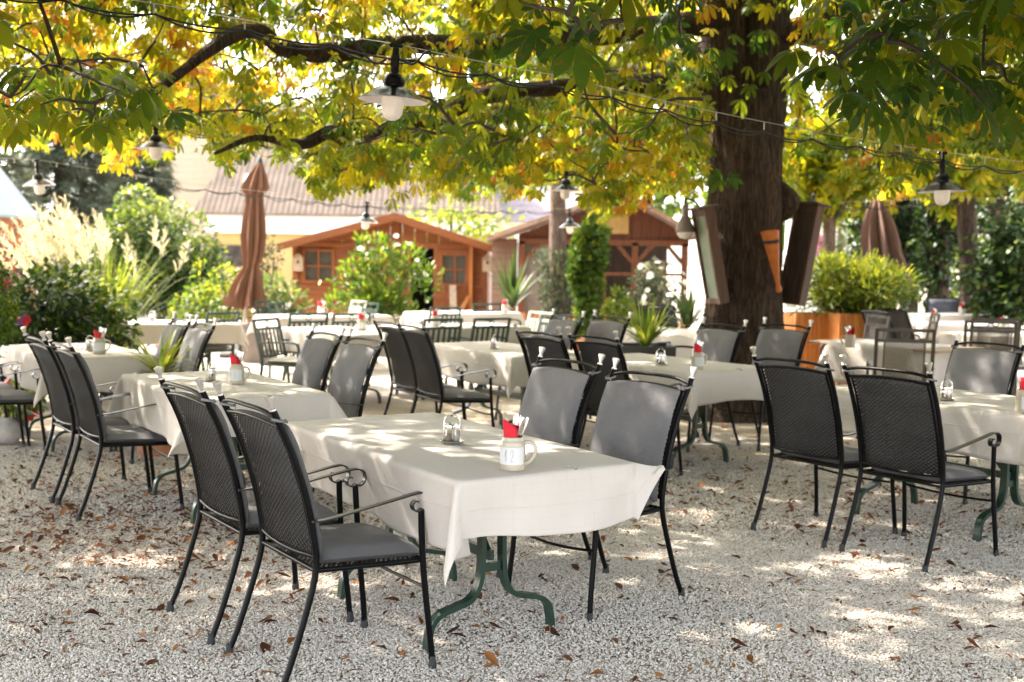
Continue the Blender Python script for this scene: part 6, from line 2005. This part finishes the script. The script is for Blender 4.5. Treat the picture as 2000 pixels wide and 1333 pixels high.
def conifer(u, d, h, r, n, label, seed, size=.34):
    x, y = xy(u, d)
    root = empty("blue_spruce", (x, y, 0))
    tag(root, label, "tree", "grey conifers at the left")
    tm = MB(); tm.add(*trunk_mesh([(0, 0, -.05), (0, 0, h * .5), (0, 0, h * .98)], [.24, .14, .02], 14, .04, .04, seed)); rg = np.random.default_rng(seed)
    tiers = int(h / .42)
    P, D, T = [], [], []
    br = tm
    for k in range(tiers):
        z = .4 + (h - .5) * k / tiers
        R = r * (1 - (z / h) ** 1.2) + .12
        nb = max(5, int(R * 6))
        for b in range(nb):
            a = 2 * PI * b / nb + rg.uniform(-.3, .3) + k
            L = R * rg.uniform(.75, 1.1)
            tip = np.array([math.cos(a) * L, math.sin(a) * L, z - L * .22])
            br.tube([(0, 0, z), tuple(tip * .6 + np.array([0, 0, z]) * .4 + np.array([0, 0, .05])), tuple(tip)], [.02, .014, .004], 4, caps=False)
            m = max(3, int(n / (tiers * nb)))
            for q in range(m):
                t = rg.uniform(.25, 1.05)
                P.append(np.array([0, 0, z]) * (1 - t) + tip * t + rg.normal(size=3) * np.array([.10, .10, .07]) + np.array([0, 0, -.06]))
                D.append(np.array([math.cos(a), math.sin(a), -.35]) + rg.normal(size=3) * .5)
                T.append(np.clip(.35 + .5 * t * rg.random() + .1 * rg.normal(), 0, 1))
    br.build("trunk", MT["greybark"], root, smooth=True)
    P, D = np.array(P), np.array(D)
    leaves("crown", P, rg.normal(size=P.shape) * .4 + np.array([0, 0, 1.0]), D, size * rg.uniform(.6, 1.2, len(P)), np.array(T), NEEDLE, LEAF["conifer"], root)
conifer(120, 30, 7.6, 2.7, 12000, "large grey blue conifer filling the upper left behind the lamp", 81)
conifer(262, 33, 6.6, 2.2, 9000, "grey conifer right of the larger one, before the cream house", 82)
conifer(-60, 27, 6.5, 2.2, 6000, "grey conifer cut by the left edge above the kiosk", 83)
bg_tree("pale_willow", 880, 33, 1.0, zt(880, 385, 33), 2.2, 1.2, 1500, .20, SINGLE, LEAF["pale"] if "pale" in LEAF else LEAF["bright"], "pale yellow tree behind the left cabin's roof", 90, (.85, .2), .1)
# right side: a dark ivy hung wood with bright gaps
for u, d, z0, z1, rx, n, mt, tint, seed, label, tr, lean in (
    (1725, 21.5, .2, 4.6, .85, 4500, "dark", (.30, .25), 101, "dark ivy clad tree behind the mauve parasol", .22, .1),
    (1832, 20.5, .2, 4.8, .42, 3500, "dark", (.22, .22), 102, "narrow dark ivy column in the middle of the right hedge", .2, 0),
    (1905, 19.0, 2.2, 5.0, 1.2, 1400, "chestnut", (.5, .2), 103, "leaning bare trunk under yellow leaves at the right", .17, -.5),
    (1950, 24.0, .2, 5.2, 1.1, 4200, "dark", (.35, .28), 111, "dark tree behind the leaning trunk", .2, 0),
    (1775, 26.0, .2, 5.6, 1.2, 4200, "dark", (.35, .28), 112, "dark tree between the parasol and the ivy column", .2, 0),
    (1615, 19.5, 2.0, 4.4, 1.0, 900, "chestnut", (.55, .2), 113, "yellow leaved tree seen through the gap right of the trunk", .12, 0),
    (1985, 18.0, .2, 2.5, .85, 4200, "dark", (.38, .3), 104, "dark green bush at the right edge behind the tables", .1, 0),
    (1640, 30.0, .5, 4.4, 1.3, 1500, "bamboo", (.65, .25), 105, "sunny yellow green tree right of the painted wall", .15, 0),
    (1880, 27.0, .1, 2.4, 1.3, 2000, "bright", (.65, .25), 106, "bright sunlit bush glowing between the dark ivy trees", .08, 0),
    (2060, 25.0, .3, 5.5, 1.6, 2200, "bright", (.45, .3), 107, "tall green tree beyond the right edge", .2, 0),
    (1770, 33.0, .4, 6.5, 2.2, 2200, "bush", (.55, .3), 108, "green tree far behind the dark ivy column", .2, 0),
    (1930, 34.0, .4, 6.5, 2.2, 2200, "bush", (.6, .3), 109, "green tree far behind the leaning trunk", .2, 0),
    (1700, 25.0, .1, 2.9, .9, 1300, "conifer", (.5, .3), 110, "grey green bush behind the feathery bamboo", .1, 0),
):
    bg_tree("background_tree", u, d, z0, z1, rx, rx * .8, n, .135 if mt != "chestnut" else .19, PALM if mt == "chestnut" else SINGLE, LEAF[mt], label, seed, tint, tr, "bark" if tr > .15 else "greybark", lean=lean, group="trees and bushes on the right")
for k, (u, d, z1, rx, lb) in enumerate(((560, 60, 13, 6, "far tree above the tiled roof"), (1010, 52, 9, 4.5, "far tree above the low house"), (1260, 48, 10, 4.5, "far tree behind the timber pavilion"), (1480, 50, 7.5, 3.5, "far tree behind the chestnut trunk"), (2150, 45, 12, 5, "far tree beyond the right hedge"), (-150, 50, 12, 5, "far tree beyond the left conifers"))):
    bg_tree("far_tree", u, d, 1.2, z1, rx, rx * .7, 1500, .50, SINGLE, LEAF["bright"], lb, 120 + k, (.55, .28), .3, "bark", group="far trees behind the houses")

# ------------------------------------------------------------------ daylight
SUN = np.array([-.60, .40, .80]); SUN = SUN / np.linalg.norm(SUN)
EL, AZ = math.asin(SUN[2]), math.atan2(SUN[0], SUN[1])
w = bpy.data.worlds.new("World")
SC.world = w
w.use_nodes = True
nt = w.node_tree; nt.nodes.clear()
sky = nt.nodes.new("ShaderNodeTexSky")
sky.sky_type = "NISHITA"; sky.sun_disc = False
sky.sun_elevation = EL; sky.sun_rotation = AZ
sky.air_density = 1.0; sky.dust_density = 2.5; sky.ozone_density = 1.0
bg = nt.nodes.new("ShaderNodeBackground"); bg.inputs["Strength"].default_value = 0.15
ow = nt.nodes.new("ShaderNodeOutputWorld")
hz = nt.nodes.new('ShaderNodeHueSaturation'); hz.inputs['Saturation'].default_value = .45
wm = nt.nodes.new('ShaderNodeMix'); wm.data_type = 'RGBA'; wm.blend_type = 'MULTIPLY'; wm.inputs['Factor'].default_value = 1; wm.inputs['B'].default_value = (1.0, .972, .935, 1)
nt.links.new(sky.outputs[0], hz.inputs['Color']); nt.links.new(hz.outputs[0], wm.inputs['A']); nt.links.new(wm.outputs['Result'], bg.inputs[0]); nt.links.new(bg.outputs[0], ow.inputs[0])
sd = bpy.data.lights.new("sun", "SUN"); sd.energy = 2.15; sd.angle = math.radians(.53); sd.color = (1.0, .90, .76)
so_ = bpy.data.objects.new("sun", sd); COL.objects.link(so_)
so_.rotation_euler = Vector([float(-q) for q in SUN]).to_track_quat("-Z", "Y").to_euler()
SC.view_settings.view_transform = "Standard"
SC.view_settings.look = "None"
SC.view_settings.exposure = 3.2
SC.view_settings.gamma = 1.0
SC.view_settings.use_curve_mapping = False
SC.cycles.max_bounces = 10
SC.cycles.diffuse_bounces = 5
SC.cycles.transmission_bounces = 6
SC.cycles.transparent_max_bounces = 12
SC.cycles.caustics_reflective = False
SC.cycles.caustics_refractive = False
SC.cycles.sample_clamp_indirect = 8.0
SC.cycles.use_denoising = True
